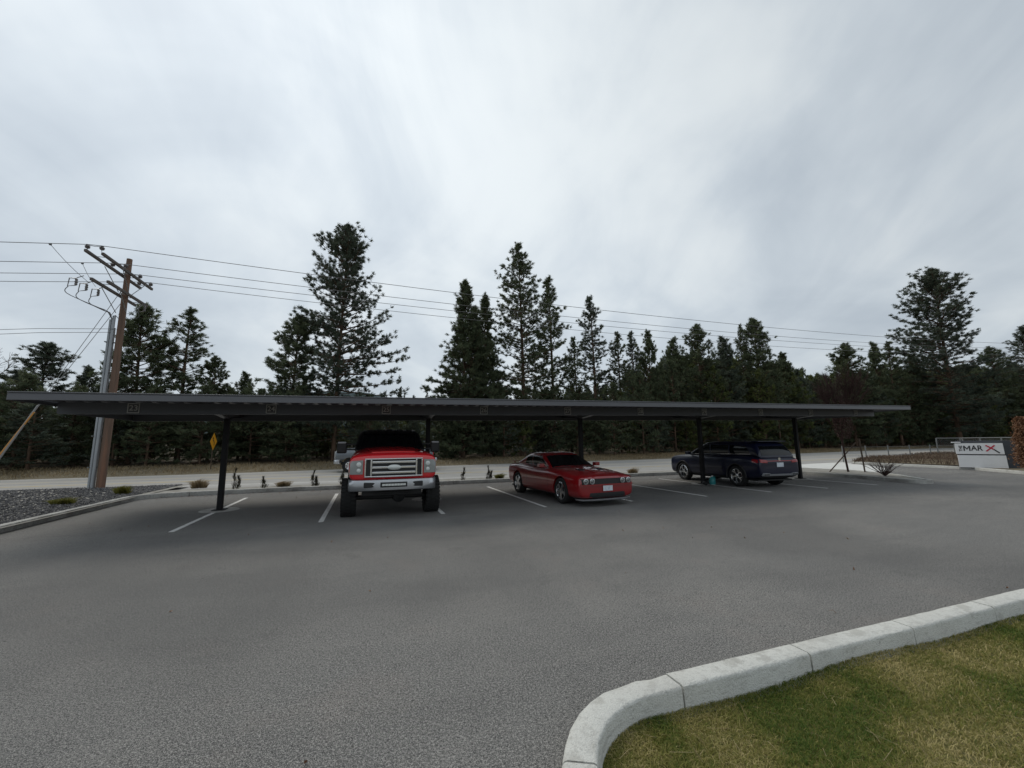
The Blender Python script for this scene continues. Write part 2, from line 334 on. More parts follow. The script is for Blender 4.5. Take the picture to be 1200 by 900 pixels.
# kerbs: rounded profile swept along a line, split into cast sections with open joints
def kerb(name, line, w, h, m, seg=3.0, side=1, jit=.004, r=.03, seed=1, base=-.03):
    rr = random.Random(seed); P = [Vector((*q[:2], 0)) for q in line]
    # resample
    Q = [P[0]]; step = .11
    for a, b in zip(P[:-1], P[1:]):
        l = (b - a).length; k = max(1, int(l / step))
        for j in range(1, k + 1): Q.append(a.lerp(b, j / k))
    prof = [(0, base), (0, h - r), (r * .3, h - r * .3), (r, h), (w - r, h), (w - r * .3, h - r * .3), (w, h - r), (w + .012, base)]
    b = MB(); cur = []; acc = 0; secs = []
    for i, p in enumerate(Q):
        if i: acc += (p - Q[i - 1]).length
        d = (Q[min(i + 1, len(Q) - 1)] - Q[max(i - 1, 0)]).normalized(); nn = Vector((-d.y, d.x, 0)) * side
        cur.append((p, nn, d))
        if acc > seg and i < len(Q) - 2: secs.append(cur); cur = [(p + d * .014, nn, d)]; acc = 0
    secs.append(cur); chip = {rr.randint(0, 420): rr.uniform(.003, .009) for _ in range(26)}; cnt = 0
    for s_ in secs:
        vs = []; n = len(prof); dz = rr.uniform(-.003, .003)
        for (p, nn, d) in s_:
            cnt += 1; ch = chip.get(cnt, 0)
            for (o_, z) in prof: vs.append(Vector((0, 0, -ch if z > h * .9 and o_ < w * .3 else 0)) + nn * (ch if o_ < w * .3 and z > 0 else 0) + p + nn * (o_ + rr.uniform(-jit, jit)) + Vector((0, 0, z + dz + rr.uniform(-jit, jit) * .4)))
        fs = [(i * n + k, i * n + k + 1, (i + 1) * n + k + 1, (i + 1) * n + k) for i in range(len(s_) - 1) for k in range(n - 1)]
        fs += [tuple(range(n)), tuple((len(s_) - 1) * n + k for k in range(n))]
        b.add(vs, fs)
    o = b.build(name, m, smooth=50); return tag(o, kind='structure')
arc = lambda cx_, cy_, r, a0, a1, n=8: [(cx_ + r * math.cos(R(a0 + (a1 - a0) * k / n)), cy_ + r * math.sin(R(a0 + (a1 - a0) * k / n))) for k in range(n + 1)]
NEAR = [(4.5, -14.41), (4.5, -8.75)] + arc(5.36, -8.68, .86, 180, 90, 10)[1:] + [(7, -7.82), (31.5, -7.86)]
kerb('kerb', NEAR, .175, .155, M['concrete'], seg=1.17, side=-1, r=.022, seed=3, jit=.004)
kerb('kerb', [(-3.28, -20), (-3.28, 6.0)] + arc(-2.38, 6.0, .9, 180, 118, 5)[1:] + [(-1.9, 6.98), (0, 7.1), (18.4, 7.1), (22, 6.9), (24.0, 6.2)] + [(24.45, 4.5), (24.15, 2.0), (23.7, 0.1)] + arc(24.15, -.1, .45, 175, 350, 7), .16, .15, M['oldconcrete'], side=1, r=.02, seed=5)
kerb('kerb', [(24.6, -.15), (26.2, 1.6), (27.6, 4.0), (27.4, 6.6), (26.2, 8.7)], .15, .15, M['concrete'], side=1, r=.02, seed=6)
kerb('kerb', [(31.3, -7.8), (31.5, -5), (33.0, .2), (35.2, 3.15), (35.75, 7), (35.9, 9.1), (37, 9.9)], .16, .15, M['concrete'], side=-1, r=.02, seed=7)
tag(strip('planting_strip', [(-3.3, 7.55), (-2.2, 7.9), (0, 7.95), (18.4, 7.95), (23, 7.75), (26.3, 7.3)], 1.5, .095, M['stripdirt']), kind='structure')
sheet('planting_island', [(24.1, 0.2), (24.45, -.2), (26.0, 1.5), (27.45, 4.0), (27.2, 6.6), (26, 8.6), (23.4, 8.4), (24.2, 6.3), (24.6, 4.5), (24.3, 2)], .11, M['stripdirt'])
def mound(name, poly_fn, x0, x1, y0, y1, st, zf, m):
    nx = int((x1 - x0) / st) + 1; ny = int((y1 - y0) / st) + 1
    V = np.array([(x0 + i * (x1 - x0) / (nx - 1), y0 + j * (y1 - y0) / (ny - 1), 0) for j in range(ny) for i in range(nx)], float)
    V[:, 2] = [zf(x, y) for x, y, _ in V]
    F = [(j * nx + i, j * nx + i + 1, (j + 1) * nx + i + 1, (j + 1) * nx + i) for j in range(ny - 1) for i in range(nx - 1) if poly_fn(V[j * nx + i][0] + st / 2, V[j * nx + i][1] + st / 2)]
    return tag(npmesh(name, V, np.array(F), m, smooth=True), kind='structure')
def gz(x, y):   # gravel bed height
    a = min(1, max(0, (-3.40 - x) / 3.0)); b = min(1, max(0, (10.6 - y) / 2.5))
    return .115 + .17 * a * b * (1 + .15 * math.sin(x * .7) * math.cos(y * .6))
gin = lambda x, y: (x < -3.42 and y < 10.7) or (x < -2.55 and 7.0 < y < 9.0)
mound('gravel_bed', lambda x, y: x < -3.2 and y < 10.8, -45, -3.2, -14, 11, .35, gz, M['stripdirt'])
def rz_(x, y): return .13 + .30 * min(1, max(0, (x - 35.6) / 3)) * min(1, max(0, (12 - y) / 2)) * (1 - .3 * math.sin(x * .5))
mound('dry_bank', lambda x, y: (x > 36.0 or (y < 3 and x > 33.4 + (y) * .7)) and y < 9.6 + max(0, x - 36) * .115, 31, 75, -14, 14, .5, rz_, M['dirt'])

# gravel stones
def stones(name, n, seed, fn, zf, smin, smax, m):
    r = np.random.RandomState(seed); P = []
    while len(P) < n:
        q = fn(r)
        if q is not None: P.append((q[0], q[1], zf(*q)))
    P = np.array(P)
    base = np.array([(1, 0, 0), (-1, 0, 0), (0, 1, 0), (0, -1, 0), (0, 0, 1), (0, 0, -1)], float)
    T = np.array([(0, 2, 4), (2, 1, 4), (1, 3, 4), (3, 0, 4), (2, 0, 5), (1, 2, 5), (3, 1, 5), (0, 3, 5)])
    s = r.uniform(smin, smax, (n, 1, 1)); B = base[None] * s * r.uniform(.55, 1.3, (n, 6, 1)) + r.normal(0, .12, (n, 6, 3)) * s
    a = r.rand(n) * 6.28; ca, sa = np.cos(a), np.sin(a)
    X = B[..., 0] * ca[:, None] - B[..., 1] * sa[:, None]; Y = B[..., 0] * sa[:, None] + B[..., 1] * ca[:, None]
    V = np.stack([X, Y, B[..., 2] * .7], -1) + P[:, None] + np.array([0, 0, .01])
    F = T[None] + (np.arange(n) * 6)[:, None, None]
    return npmesh(name, V.reshape(-1, 3), F.reshape(-1, 3), m, var=np.repeat(np.clip(r.beta(2, 2.6, n), 0, 1), 8))
def gfn(r):
    x = -3.45 - 20 * r.rand() ** 1.5; y = r.uniform(-2, 10.6)
    return (x, y)
tag(stones('gravel', 36000, 4, gfn, gz, .018, .048, M['rock']), 'bed of crushed grey rock behind the left kerb around the utility pole', 'gravel', kind='stuff')

# ------------------------------------------------------------------ turf in the foreground
def turf_h(x, y):
    # lawn lies below the kerb top; soil heaps unevenly against the kerb
    d = min(-8.0 - y, 40) if x > 5.4 else max(.0, min(math.hypot(x - 5.36, y + 8.68) * -1 + .68, x - 4.68)) if y > -8.68 else x - 4.68
    d = max(d, 0)
    return -.01 + .035 * math.exp(-d * 5) + .022 * math.exp(-((x - 7.4) ** 2) * 1.2 - d * 5) + .012 * math.sin(x * 3.1 + 1) * math.cos(y * 2.7) + .03 * min(1, d / 2)
TH = np.vectorize(turf_h)
def inturf(x, y):
    if x < 4.68 or y > -8.0: return False
    if x < 5.36 and y > -8.68 and math.hypot(x - 5.36, y + 8.68) > .685: return False
    return True
def lawn():
    st = .12; nx = int(27 / st); ny = int(6 / st); xs = 4.62 + np.arange(nx) * st; ys = -7.94 - np.arange(ny) * st
    V = np.array([(x, y, turf_h(x, y) - .012) for y in ys for x in xs])
    F = [(j * nx + i, (j + 1) * nx + i, (j + 1) * nx + i + 1, j * nx + i + 1) for j in range(ny - 1) for i in range(nx - 1) if inturf(V[j * nx + i][0] + .05, V[j * nx + i][1] - .05)]
    tag(npmesh('lawn_soil', V, np.array(F), M['soil'], smooth=True), kind='structure')
lawn()
def vnoise(x, y, s, seed):
    r = np.random.RandomState(seed); G = r.rand(64, 64); u = x * s; w = y * s
    i = np.floor(u).astype(int); j = np.floor(w).astype(int); fu = u - i; fw = w - j; fu = fu * fu * (3 - 2 * fu); fw = fw * fw * (3 - 2 * fw)
    g = lambda a, b: G[a % 64, b % 64]
    return (g(i, j) * (1 - fu) + g(i + 1, j) * fu) * (1 - fw) + (g(i, j + 1) * (1 - fu) + g(i + 1, j + 1) * fu) * fw
def blades(name, X, Y, Z, h, w, lean, var, m, seed, parent=None):
    r = np.random.RandomState(seed); n = len(X); a = r.rand(n) * 6.283; l = lean * r.uniform(.4, 1.4, n); b = r.rand(n) * 6.283
    dx, dy = np.cos(a) * w / 2, np.sin(a) * w / 2; lx, ly = np.cos(b) * l * h, np.sin(b) * l * h
    p = np.stack([X, Y, Z], -1)
    V = np.stack([p - np.stack([dx, dy, 0 * dx], -1), p + np.stack([dx, dy, 0 * dx], -1),
                  p + np.stack([dx * .7 + lx * .35, dy * .7 + ly * .35, h * .6], -1), p + np.stack([-dx * .7 + lx * .35, -dy * .7 + ly * .35, h * .6], -1),
                  p + np.stack([lx, ly, h * np.maximum(.25, 1 - l * .3)], -1)], 1)
    k = np.arange(n)[:, None] * 5
    T = np.concatenate([np.stack([k + 0, k + 1, k + 2], -1).reshape(-1, 3), np.stack([k + 0, k + 2, k + 3], -1).reshape(-1, 3), np.stack([k + 3, k + 2, k + 4], -1).reshape(-1, 3)])
    return npmesh(name, V.reshape(-1, 3), T, m, parent, var=np.tile(var, 3))
def lawn_blades():
    r = np.random.RandomState(8)
    n = 420000; X = 4.66 + 14 * r.rand(n) ** 1.9; Y = -7.99 - (2.9 * r.rand(n) ** 1.2)
    ok = np.array([inturf(x, y) for x, y in zip(X, Y)]); X, Y = X[ok], Y[ok]
    Z = TH(X, Y) - .012
    g = vnoise(X * .8 + Y * .5, Y * 1.0 - X * .25, 1.6, 11) * .55 + vnoise(X, Y, 4.3, 12) * .3 + vnoise(X, Y, 15, 13) * .15
    var = np.clip((g - .30) * 2.0 + r.normal(0, .26, len(X)), 0, 1)
    thin = (r.rand(len(X)) > np.clip((g - .58) * 1.6, 0, .55)); X, Y, Z, var, g = X[thin], Y[thin], Z[thin], var[thin], g[thin]
    h = r.uniform(.016, .040, len(X)) * (1.25 - .5 * g); w = r.uniform(.0024, .0048, len(X)) * (1 + np.clip(X - 6, 0, 8) * .12)
    tag(blades('lawn_grass', X, Y, Z, h, w, 1.3, var, M['turf'], 9), 'mown patchy green and straw lawn behind the rounded foreground kerb', 'grass', kind='stuff')
    # long dead needles lying on the turf
    n = 420; X = 4.9 + 7 * r.rand(n) ** 1.5; Y = -8.12 - 2.4 * r.rand(n); ok = np.array([inturf(x, y) for x, y in zip(X, Y)]); X, Y = X[ok], Y[ok]; n = len(X)
    a = r.rand(n) * 3.14; l = r.uniform(.02, .075, n); w = .0011; z = TH(X, Y) + .008 + r.rand(n) * .014
    dx, dy = np.cos(a) * l, np.sin(a) * l; ox, oy = -np.sin(a) * w, np.cos(a) * w
    V = np.stack([np.stack([X - dx - ox, Y - dy - oy, z], -1), np.stack([X + dx - ox, Y + dy - oy, z + .006], -1), np.stack([X + dx + ox, Y + dy + oy, z + .006], -1), np.stack([X - dx + ox, Y - dy + oy, z], -1)], 1)
    tag(npmesh('fallen_pine_needles', V.reshape(-1, 3), np.arange(4 * n).reshape(-1, 4), M['straw'], var=r.uniform(.3, 1, n)), 'scattered long dead pine needles lying on the lawn', 'needles', kind='stuff')
lawn_blades()
def tuft(name, loc, n, h, rad, m, seed, label, cat, group=None, lean=.9, w=.012):
    t = empty(name, loc); tag(t, label, cat, group)
    r = np.random.RandomState(seed); a = r.rand(n) * 6.28; d = rad * .45 * r.rand(n) ** .7
    blades('blades', np.cos(a) * d, np.sin(a) * d, np.zeros(n), h * r.uniform(.5, 1.1, n), w * r.uniform(.6, 1.2, n), lean, np.clip(r.normal(.5, .25, n), 0, 1), m, seed, t)
    return t
# dry grass scattered over the far verge
def verge_grass():
    r = np.random.RandomState(21); n = 60000
    ex = np.array([p.x for p in far]); ey = np.array([p.y for p in far])
    X = np.concatenate([r.uniform(-45, 30, n // 2), r.uniform(20, 120, n // 4), r.uniform(30, 70, n // 4)]); wd = .3 + 4.5 * r.rand(len(X)); Y = np.interp(X, ex, ey) + wd
    Z = np.interp(wd, [.1, .8, 2, 3.4, 5], [.03, .10, .18, .30, .36]) - .05
    h = r.uniform(.10, .34, len(X)); w = r.uniform(.012, .03, len(X))
    tag(blades('verge_grass', X, Y, Z, h, w, .8, np.clip(r.normal(.55, .25, len(X)), 0, 1), M['straw'], 22), 'dry tan grass along the far side of the road below the forest', 'grass', kind='stuff')
    n = 26000; X = 36 + 26 * r.rand(n) ** 1.2; Y = 9.4 + (X - 36) * .115 - 9.5 * r.rand(n) ** 1.3
    Z = np.array([rz_(x, y) for x, y in zip(X, Y)]) - .03
    tag(blades('bank_grass', X, Y, Z, r.uniform(.08, .36, n), r.uniform(.012, .03, n), .9, np.clip(r.normal(.42, .28, n), 0, 1), M['weeds'], 24), 'brown dead weeds on the bank behind the driveway kerb', 'weeds', kind='stuff')
verge_grass()

# ------------------------------------------------------------------ conifers
def tubes_np(segs, n=5):
    """segs: list of (p0,p1,r0,r1)"""
    P0 = np.array([s[0] for s in segs], float); P1 = np.array([s[1] for s in segs], float); r0 = np.array([s[2] for s in segs])[:, None, None]; r1 = np.array([s[3] for s in segs])[:, None, None]
    d = P1 - P0; d /= np.linalg.norm(d, axis=1, keepdims=True) + 1e-9; ref = np.where(np.abs(d[:, 2:3]) > .9, [[1., 0, 0]], [[0, 0, 1.]])
    a = np.cross(d, ref); a /= np.linalg.norm(a, axis=1, keepdims=True); b = np.cross(d, a)
    t = np.arange(n) * 2 * np.pi / n; ring = a[:, None] * np.cos(t)[None, :, None] + b[:, None] * np.sin(t)[None, :, None]
    V = np.concatenate([P0[:, None] + ring * r0, P1[:, None] + ring * r1], 1)
    k = np.arange(n); F = np.stack([k, (k + 1) % n, (k + 1) % n + n, k + n], -1)
    F = F[None] + (np.arange(len(segs)) * 2 * n)[:, None, None]
    return V.reshape(-1, 3), F.reshape(-1, 4)
def pine_data(h=20., r=4., cb=.15, seed=1, limbs=130, dens=4.2, nb=22, prof=None, blade=(.20, .36), bw=.042, droop=0., gaps=.25, lean=.0, lowdead=True):
    g = np.random.RandomState(seed); prof = prof or [(0, .7), (.2, 1), (.55, .78), (.8, .48), (.93, .24), (1, .08)]
    segs = []; C = []; D = []; V_ = []
    # trunk
    k = 14; tr = .0075 * h + .03; pts = []
    ang = g.rand() * 6.28
    for i in range(k + 1):
        t = i / k; pts.append(np.array([math.sin(t * 2.2 + ang) * .012 * h * t + lean * h * t * t, math.cos(t * 2.9 + ang) * .010 * h * t, t * h]))
    for i in range(k): segs.append((pts[i], pts[i + 1], tr * (1 - i / k) ** .8 * (1.15 if i == 0 else 1) + .015, tr * (1 - (i + 1) / k) ** .8 + .015))
    def trunk(z): t = np.clip(z / h * k, 0, k - 1e-6); i = int(t); return pts[i] + (pts[i + 1] - pts[i]) * (t - i)
    lobes = [(g.rand() * 6.28, g.rand(), g.uniform(.2, .5)) for _ in range(12)]
    for i in range(limbs):
        u = (i + g.rand()) / limbs; u = u ** .92; z = h * (cb + (1 - cb) * u * .985)
        az = g.rand() * 6.283
        Lr = np.interp(u, [p[0] for p in prof], [p[1] for p in prof]) * r
        m = 1.
        for (la, lu, ls) in lobes:
            dd = math.cos(az - la); m += ls * max(0, dd) ** 3 * math.exp(-((u - lu) / .09) ** 2) * (1 if la > 2 else -1.3)
        Ln = Lr * max(.4, min(m, 1.3)) * g.uniform(.55, 1.2)
        if g.rand() < gaps * .35: Ln *= .45
        el = R(np.interp(u, [0, .3, .7, 1], [2 - droop, 14 - droop, 36, 66]) + g.normal(0, 9))
        p0 = trunk(z); pr_ = p0; nn = 4; rr = max(.012, .012 + .011 * Ln)
        dirh = np.array([math.cos(az), math.sin(az), 0]); path = [p0]
        for j in range(nn):
            e_ = el + R(22) * (j / nn) ** 1.5 - R(5)
            q = pr_ + (dirh * math.cos(e_) + np.array([0, 0, math.sin(e_)])) * Ln / nn + g.normal(0, .03 * Ln / nn, 3)
            segs.append((pr_, q, rr * (1 - j / nn) + .006, rr * (1 - (j + 1) / nn) + .005)); pr_ = q; path.append(q)
        path = np.array(path); nt = max(3, int(Ln * dens)); s = np.sort(g.rand(nt) ** .7) * .72 + .28; s[-1] = 1
        if u > .85: s = g.rand(nt) * .9 + .1
        for t in s:
            x = t * nn; a = min(int(x), nn - 1); c = path[a] + (path[a + 1] - path[a]) * (x - a)
            sp = (.10 + .30 * (1 - abs(t - .6))) * min(1.6, .35 + Ln * .28)
            side = g.normal(0, 1) * sp; perp = np.array([-dirh[1], dirh[0], 0])
            c2 = c + perp * side + np.array([0, 0, g.normal(.05, .10)])
            if abs(side) > .12: segs.append((c - dirh * abs(side) * .4, c2, .010, .006))
            C.append(c2); D.append(dirh * .7 + perp * np.sign(side) * .5 + np.array([0, 0, .55])); V_.append(np.clip(g.normal(.42, .16) + .25 * (u - .4), 0, 1))  # tufts get paler towards the crown top
    for j in range(6): C.append(pts[-1] + np.array([g.normal(0, .1), g.normal(0, .1), -j * .12])); D.append(np.array([0, 0, 1.])); V_.append(.5)
    if lowdead:
        for i in range(14):
            z = h * cb * (.35 + .65 * g.rand()); az = g.rand() * 6.28; p0 = trunk(z); l = r * g.uniform(.15, .4)
            segs.append((p0, p0 + np.array([math.cos(az) * l, math.sin(az) * l, g.uniform(-.2, .1) * l]), .02, .006))
    C = np.array(C); D = np.array(D); D /= np.linalg.norm(D, axis=1, keepdims=True); vv = np.array(V_); n = len(C)
    dirs = D[:, None] * .75 + g.normal(0, .62, (n, nb, 3)); dirs /= np.linalg.norm(dirs, axis=2, keepdims=True)
    ln = g.uniform(*blade, (n, nb, 1)); org = C[:, None] + g.normal(0, .05, (n, nb, 3)) - dirs * ln * .25
    sd = np.cross(dirs, g.normal(0, 1, (n, nb, 3))); sd /= np.linalg.norm(sd, axis=2, keepdims=True)
    w = bw * g.uniform(.6, 1.2, (n, nb, 1))
    V = np.stack([org - sd * w * .5, org + sd * w * .5, org + dirs * ln * .8 + sd * w * .45, org + dirs * ln], 2).reshape(-1, 3)
    k4 = np.arange(n * nb)[:, None] * 4; F = np.concatenate([k4 + np.array([[0, 1, 2]]), k4 + np.array([[0, 2, 3]])])
    var = np.tile(np.repeat(vv, nb) + g.normal(0, .06, n * nb), 2)
    return tubes_np(segs), (V, F, np.clip(var, 0, 1))
def pine(name, loc, data, sx, sz, label, group=None, mm='needles', rz=0, cat='pine tree'):
    t = empty(name, loc, rz); tag(t, label, cat, group); t.scale = (sx, sx, sz)
    (TV, TF), (V, F, var) = data
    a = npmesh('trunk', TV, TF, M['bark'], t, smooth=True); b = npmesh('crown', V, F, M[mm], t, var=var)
    return t
def dup(root, loc, rz, sx, sz, label=None, mm=None):
    r = root.copy(); COL.objects.link(r); r.location = loc; r.rotation_euler = (0, 0, rz); r.scale = (sx, sx, sz)
    if label: r['label'] = label
    for ch in root.children:
        c = ch.copy(); COL.objects.link(c); c.parent = r
        if mm and c.name.startswith('crown'):
            c.material_slots[0].link = 'OBJECT'; c.material_slots[0].material = M[mm]
    return r
P_BIG = dict(h=20, r=4.2, cb=.08, limbs=265, dens=4.6, nb=24, blade=(.2, .36), bw=.042, prof=[(0, .8), (.15, .95), (.35, 1), (.55, .95), (.75, .74), (.88, .46), (.95, .25), (1, .08)])
PD = {
 'spread': pine_data(seed=3, **P_BIG),
 'tall': pine_data(h=22, r=3.0, cb=.06, seed=8, limbs=230, dens=4.7, prof=[(0, .6), (.3, .95), (.5, 1), (.7, .8), (.86, .52), (.95, .26), (1, .08)]),
 'dense': pine_data(h=17, r=2.5, cb=.02, seed=12, limbs=290, dens=8.0, gaps=.1, droop=6, prof=[(0, 1), (.3, 1), (.6, .8), (.82, .52), (.94, .28), (1, .08)]),
 'slim': pine_data(h=19, r=2.4, cb=.08, seed=17, limbs=165, dens=4.8, gaps=.6, prof=[(0, .7), (.3, 1), (.6, .8), (.8, .6), (.93, .35), (1, .1)]),
 'round': pine_data(h=12, r=2.3, cb=.06, seed=23, limbs=170, dens=6.2, prof=[(0, .8), (.3, 1), (.6, .85), (.82, .6), (.94, .36), (1, .15)]),
 'round2': pine_data(h=13, r=2.6, cb=.05, seed=31, limbs=165, dens=5.8, gaps=.5, prof=[(0, .8), (.25, 1), (.5, .9), (.75, .66), (.92, .4), (1, .12)]),
 'young': pine_data(h=6, r=1.8, cb=.03, seed=41, limbs=90, dens=7, nb=14, blade=(.18, .32), prof=[(0, 1), (.3, .95), (.6, .7), (.85, .4), (1, .1)]),
 'young2': pine_data(h=6.5, r=1.6, cb=.10, seed=47, limbs=80, dens=6.5, nb=14, blade=(.18, .32), prof=[(0, .8), (.3, 1), (.6, .75), (.85, .42), (1, .12)]),
}
DIM = dict(spread=(20, 4.2), tall=(22, 3.0), dense=(17, 2.5), slim=(19, 2.4), round=(12, 2.3), round2=(13, 2.6), young=(6, 1.8), young2=(6.5, 1.6))
TREES = [
 (-19.3, 30, 9.5, 2.8, 'round2', 'needles_cool', 'short bushy pine at far left, just right of the bare tree'),
 (-17.3, 31, 7.9, 1.7, 'round', 'needles_cool', 'small low pine between the guy wires and the utility pole'),
 (-12.4, 27, 12.1, 2.9, 'round', 'needles', 'rounded pine rising directly behind the wooden utility pole'),
 (-9.7, 27.5, 12.5, 2.5, 'slim', 'needles', 'dark pointed pine second to the right of the utility pole'),
 (-7.9, 28, 8.7, 1.7, 'round2', 'needles', 'low pine right of the pointed pine beside the utility pole'),
 (-6.4, 30, 7.8, 1.6, 'round', 'needles', 'smallest pine in the dip above the left carport post'),
 (-2.1, 27, 12.4, 3.0, 'round2', 'needles', 'bushy shorter pine leaning against the left side of the broad tall pine'),
 (1.2, 26, 20.6, 4.3, 'spread', 'needles_cool', 'broad tallest pine crossed by the wires, standing above the red pickup'),
 (11.8, 26, 16.9, 2.7, 'dense', 'needles', 'dense dark pine at the left end of the central cluster'),
 (14.3, 27, 16.2, 2.3, 'dense', 'needles', 'dense pine second from left in the central cluster'),
 (18.0, 27, 22.2, 3.3, 'tall', 'needles', 'tall rounded-top pine, highest of the central cluster'),
 (22.2, 29, 19.9, 2.8, 'slim', 'needles', 'thin open pine just right of the tallest central pine'),
 (24.4, 28, 12.9, 1.8, 'slim', 'needles', 'short pine filling the gap above the red coupe'),
 (27.9, 30, 18.6, 2.6, 'slim', 'needles_cool', 'slender pointed pine with sky showing through, right of the central cluster'),
 (30.5, 29, 14.2, 2.0, 'slim', 'needles', 'first of the three thin equal pines right of the slender pointed pine'),
 (34.8, 32, 15.5, 2.0, 'slim', 'needles_cool', 'middle one of the three thin equal pines'),
 (35.5, 30, 14.8, 2.2, 'round', 'needles', 'last of the three thin equal pines before the dense wood'),
 (40.4, 31, 14.6, 2.6, 'round', 'needles', 'low pine between the thin pines and the double-topped pine'),
 (43.1, 30, 16.3, 3.2, 'round2', 'needles', 'wide double-topped pine above the left side of the blue car'),
 (48.3, 31, 15.3, 3.1, 'round', 'needles_cool', 'broad pine left of the pine with the small round knob top'),
 (54.1, 33, 18.4, 1.6, 'tall', 'needles', 'narrow pine with a small round knob top above the wood'),
 (55.9, 32, 19.0, 3.9, 'round2', 'needles', 'highest broad pine above the rear of the blue car'),
 (62.0, 33, 14.4, 3.2, 'round', 'needles', 'lower pine stepping down at the right end of the dense wood'),
 (106.6, 60, 17.5, 3.4, 'slim', 'needles_cool', 'small far pine in the low dip, left one of two'),
 (114.5, 62, 18.0, 3.0, 'round', 'needles_cool', 'small far pine in the low dip, right one of two'),
 (78.1, 34, 17.3, 4.2, 'round2', 'needles', 'open rounded pine standing above the right tip of the carport roof'),
 (89.1, 36, 18.7, 3.0, 'round', 'needles', 'left one of the pine pair right of the carport roof tip'),
 (95.6, 37, 19.9, 3.4, 'slim', 'needles', 'right one of the pine pair right of the carport roof tip'),
 (103.8, 38, 17.7, 3.2, 'round', 'needles', 'low pine at the left foot of the large lone pine'),
 (107.0, 34, 34.5, 8.8, 'spread', 'needles_cool', 'large lone broad pine towering above the monument sign'),
 (127.0, 40, 17.6, 4.5, 'round', 'needles', 'low pine at the right foot of the large lone pine'),
 (139.0, 40, 22.4, 4.6, 'round2', 'needles', 'medium pine between the large lone pine and the picture edge'),
 (147.5, 38, 27.7, 5.6, 'tall', 'needles_cool', 'tall pine cut off by the right edge of the picture'),
]
first = {}; rr = random.Random(77)
for (x, y, h, r_, k, mm, lab) in TREES:
    hh, r0 = DIM[k]; z = .4 + (y - 24) * .02 if y < 60 else 0; rz = rr.uniform(0, 6.28)
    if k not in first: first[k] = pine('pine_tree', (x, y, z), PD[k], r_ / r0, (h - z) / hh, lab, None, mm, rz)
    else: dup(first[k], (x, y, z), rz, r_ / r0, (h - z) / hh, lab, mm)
# two slim far spires in the sky gap
for i, (x, y, h, r_, lab) in enumerate([(9.6, 70, 12.2, 1.5, 'small dark far pine left one in the sky gap above the red pickup'), (12.9, 78, 11.6, 1.3, 'tiny pine beside the small dark far pine in the sky gap'), (17.2, 90, 14.2, 1.3, 'pale pointed far pine right one in the sky gap')]):
    dup(first['round'] if i < 2 else first['slim'], (x, y, 0), i, r_ / DIM['round' if i < 2 else 'slim'][1], h / DIM['round' if i < 2 else 'slim'][0], lab, 'needles_cool')
# young pines along the edge of the wood
GY = 'young pines along the forest edge across the road'
LY = 'dense young pine at the forest edge across the road'
ex = np.array([p.x for p in far]); ey = np.array([p.y for p in far])
yr = random.Random(9); YL = []; YO = []
for i in range(62):
    x = -34 + i * 2.35 + yr.uniform(-.8, .8) if i < 44 else 70 + (i - 44) * 5.4 + yr.uniform(-1.5, 1.5)
    y = float(np.interp(x, ex, ey)) + yr.uniform(4.6, 8.5) + (2 if i % 3 == 0 else 0)
    s = yr.uniform(.75, 1.05) * (1 if i < 44 else 2.3); vk = 'young' if yr.random() < .5 else 'young2'
    if 1 < x < 13: s *= .82
    mm = yr.choice(['needles', 'needles_warm', 'needles', 'needles_cool'])
    YL.append((x, y, mm))
    if vk not in first:
        first[vk] = pine('young_pine', (x, y, .36), PD[vk], s * 1.1, s, LY, GY, mm, yr.uniform(0, 6)); YO.append(first[vk])
    else: YO.append(dup(first[vk], (x, y, .36), yr.uniform(0, 6), s * yr.uniform(.95, 1.3), s, LY, mm))
def neighbour_labels():
    secs = [(-999, 0, 'beyond the left picture edge'), (0, 100, 'beyond the gravel bed'), (100, 245, 'right of the utility pole'), (245, 385, 'right of the warning sign'), (385, 520, 'behind the red pickup'), (520, 595, 'between pickup and red coupe'), (595, 740, 'behind the red coupe'), (740, 790, 'between red coupe and blue car'), (790, 935, 'behind the blue car'), (935, 1060, 'behind the staked young tree'), (1060, 1200, 'behind the fence and sign'), (1200, 99999, 'beyond the right picture edge')]
    ords = ['first', 'second', 'third', 'fourth', 'fifth', 'sixth', 'seventh', 'eighth', 'ninth', 'tenth', 'eleventh', 'twelfth', 'thirteenth', 'fourteenth']
    tone = dict(needles='dark green', needles_warm='yellowish green', needles_cool='bluish green'); T = []
    for (x, y, mm), o in zip(YL, YO):
        d = Vector((x - 3.6126, y + 10.35675, -1.4)); T.append((600 + 480.43 * d.dot(cr) / d.dot(cf), mm, o))
    T.sort(key=lambda q: q[0])
    for a, b_, nm in secs:
        for i, (px, mm, o) in enumerate([q for q in T if a <= q[0] < b_]): o['label'] = f'{tone[mm]} young pine, {ords[i]} from the left of those {nm}'
neighbour_labels()
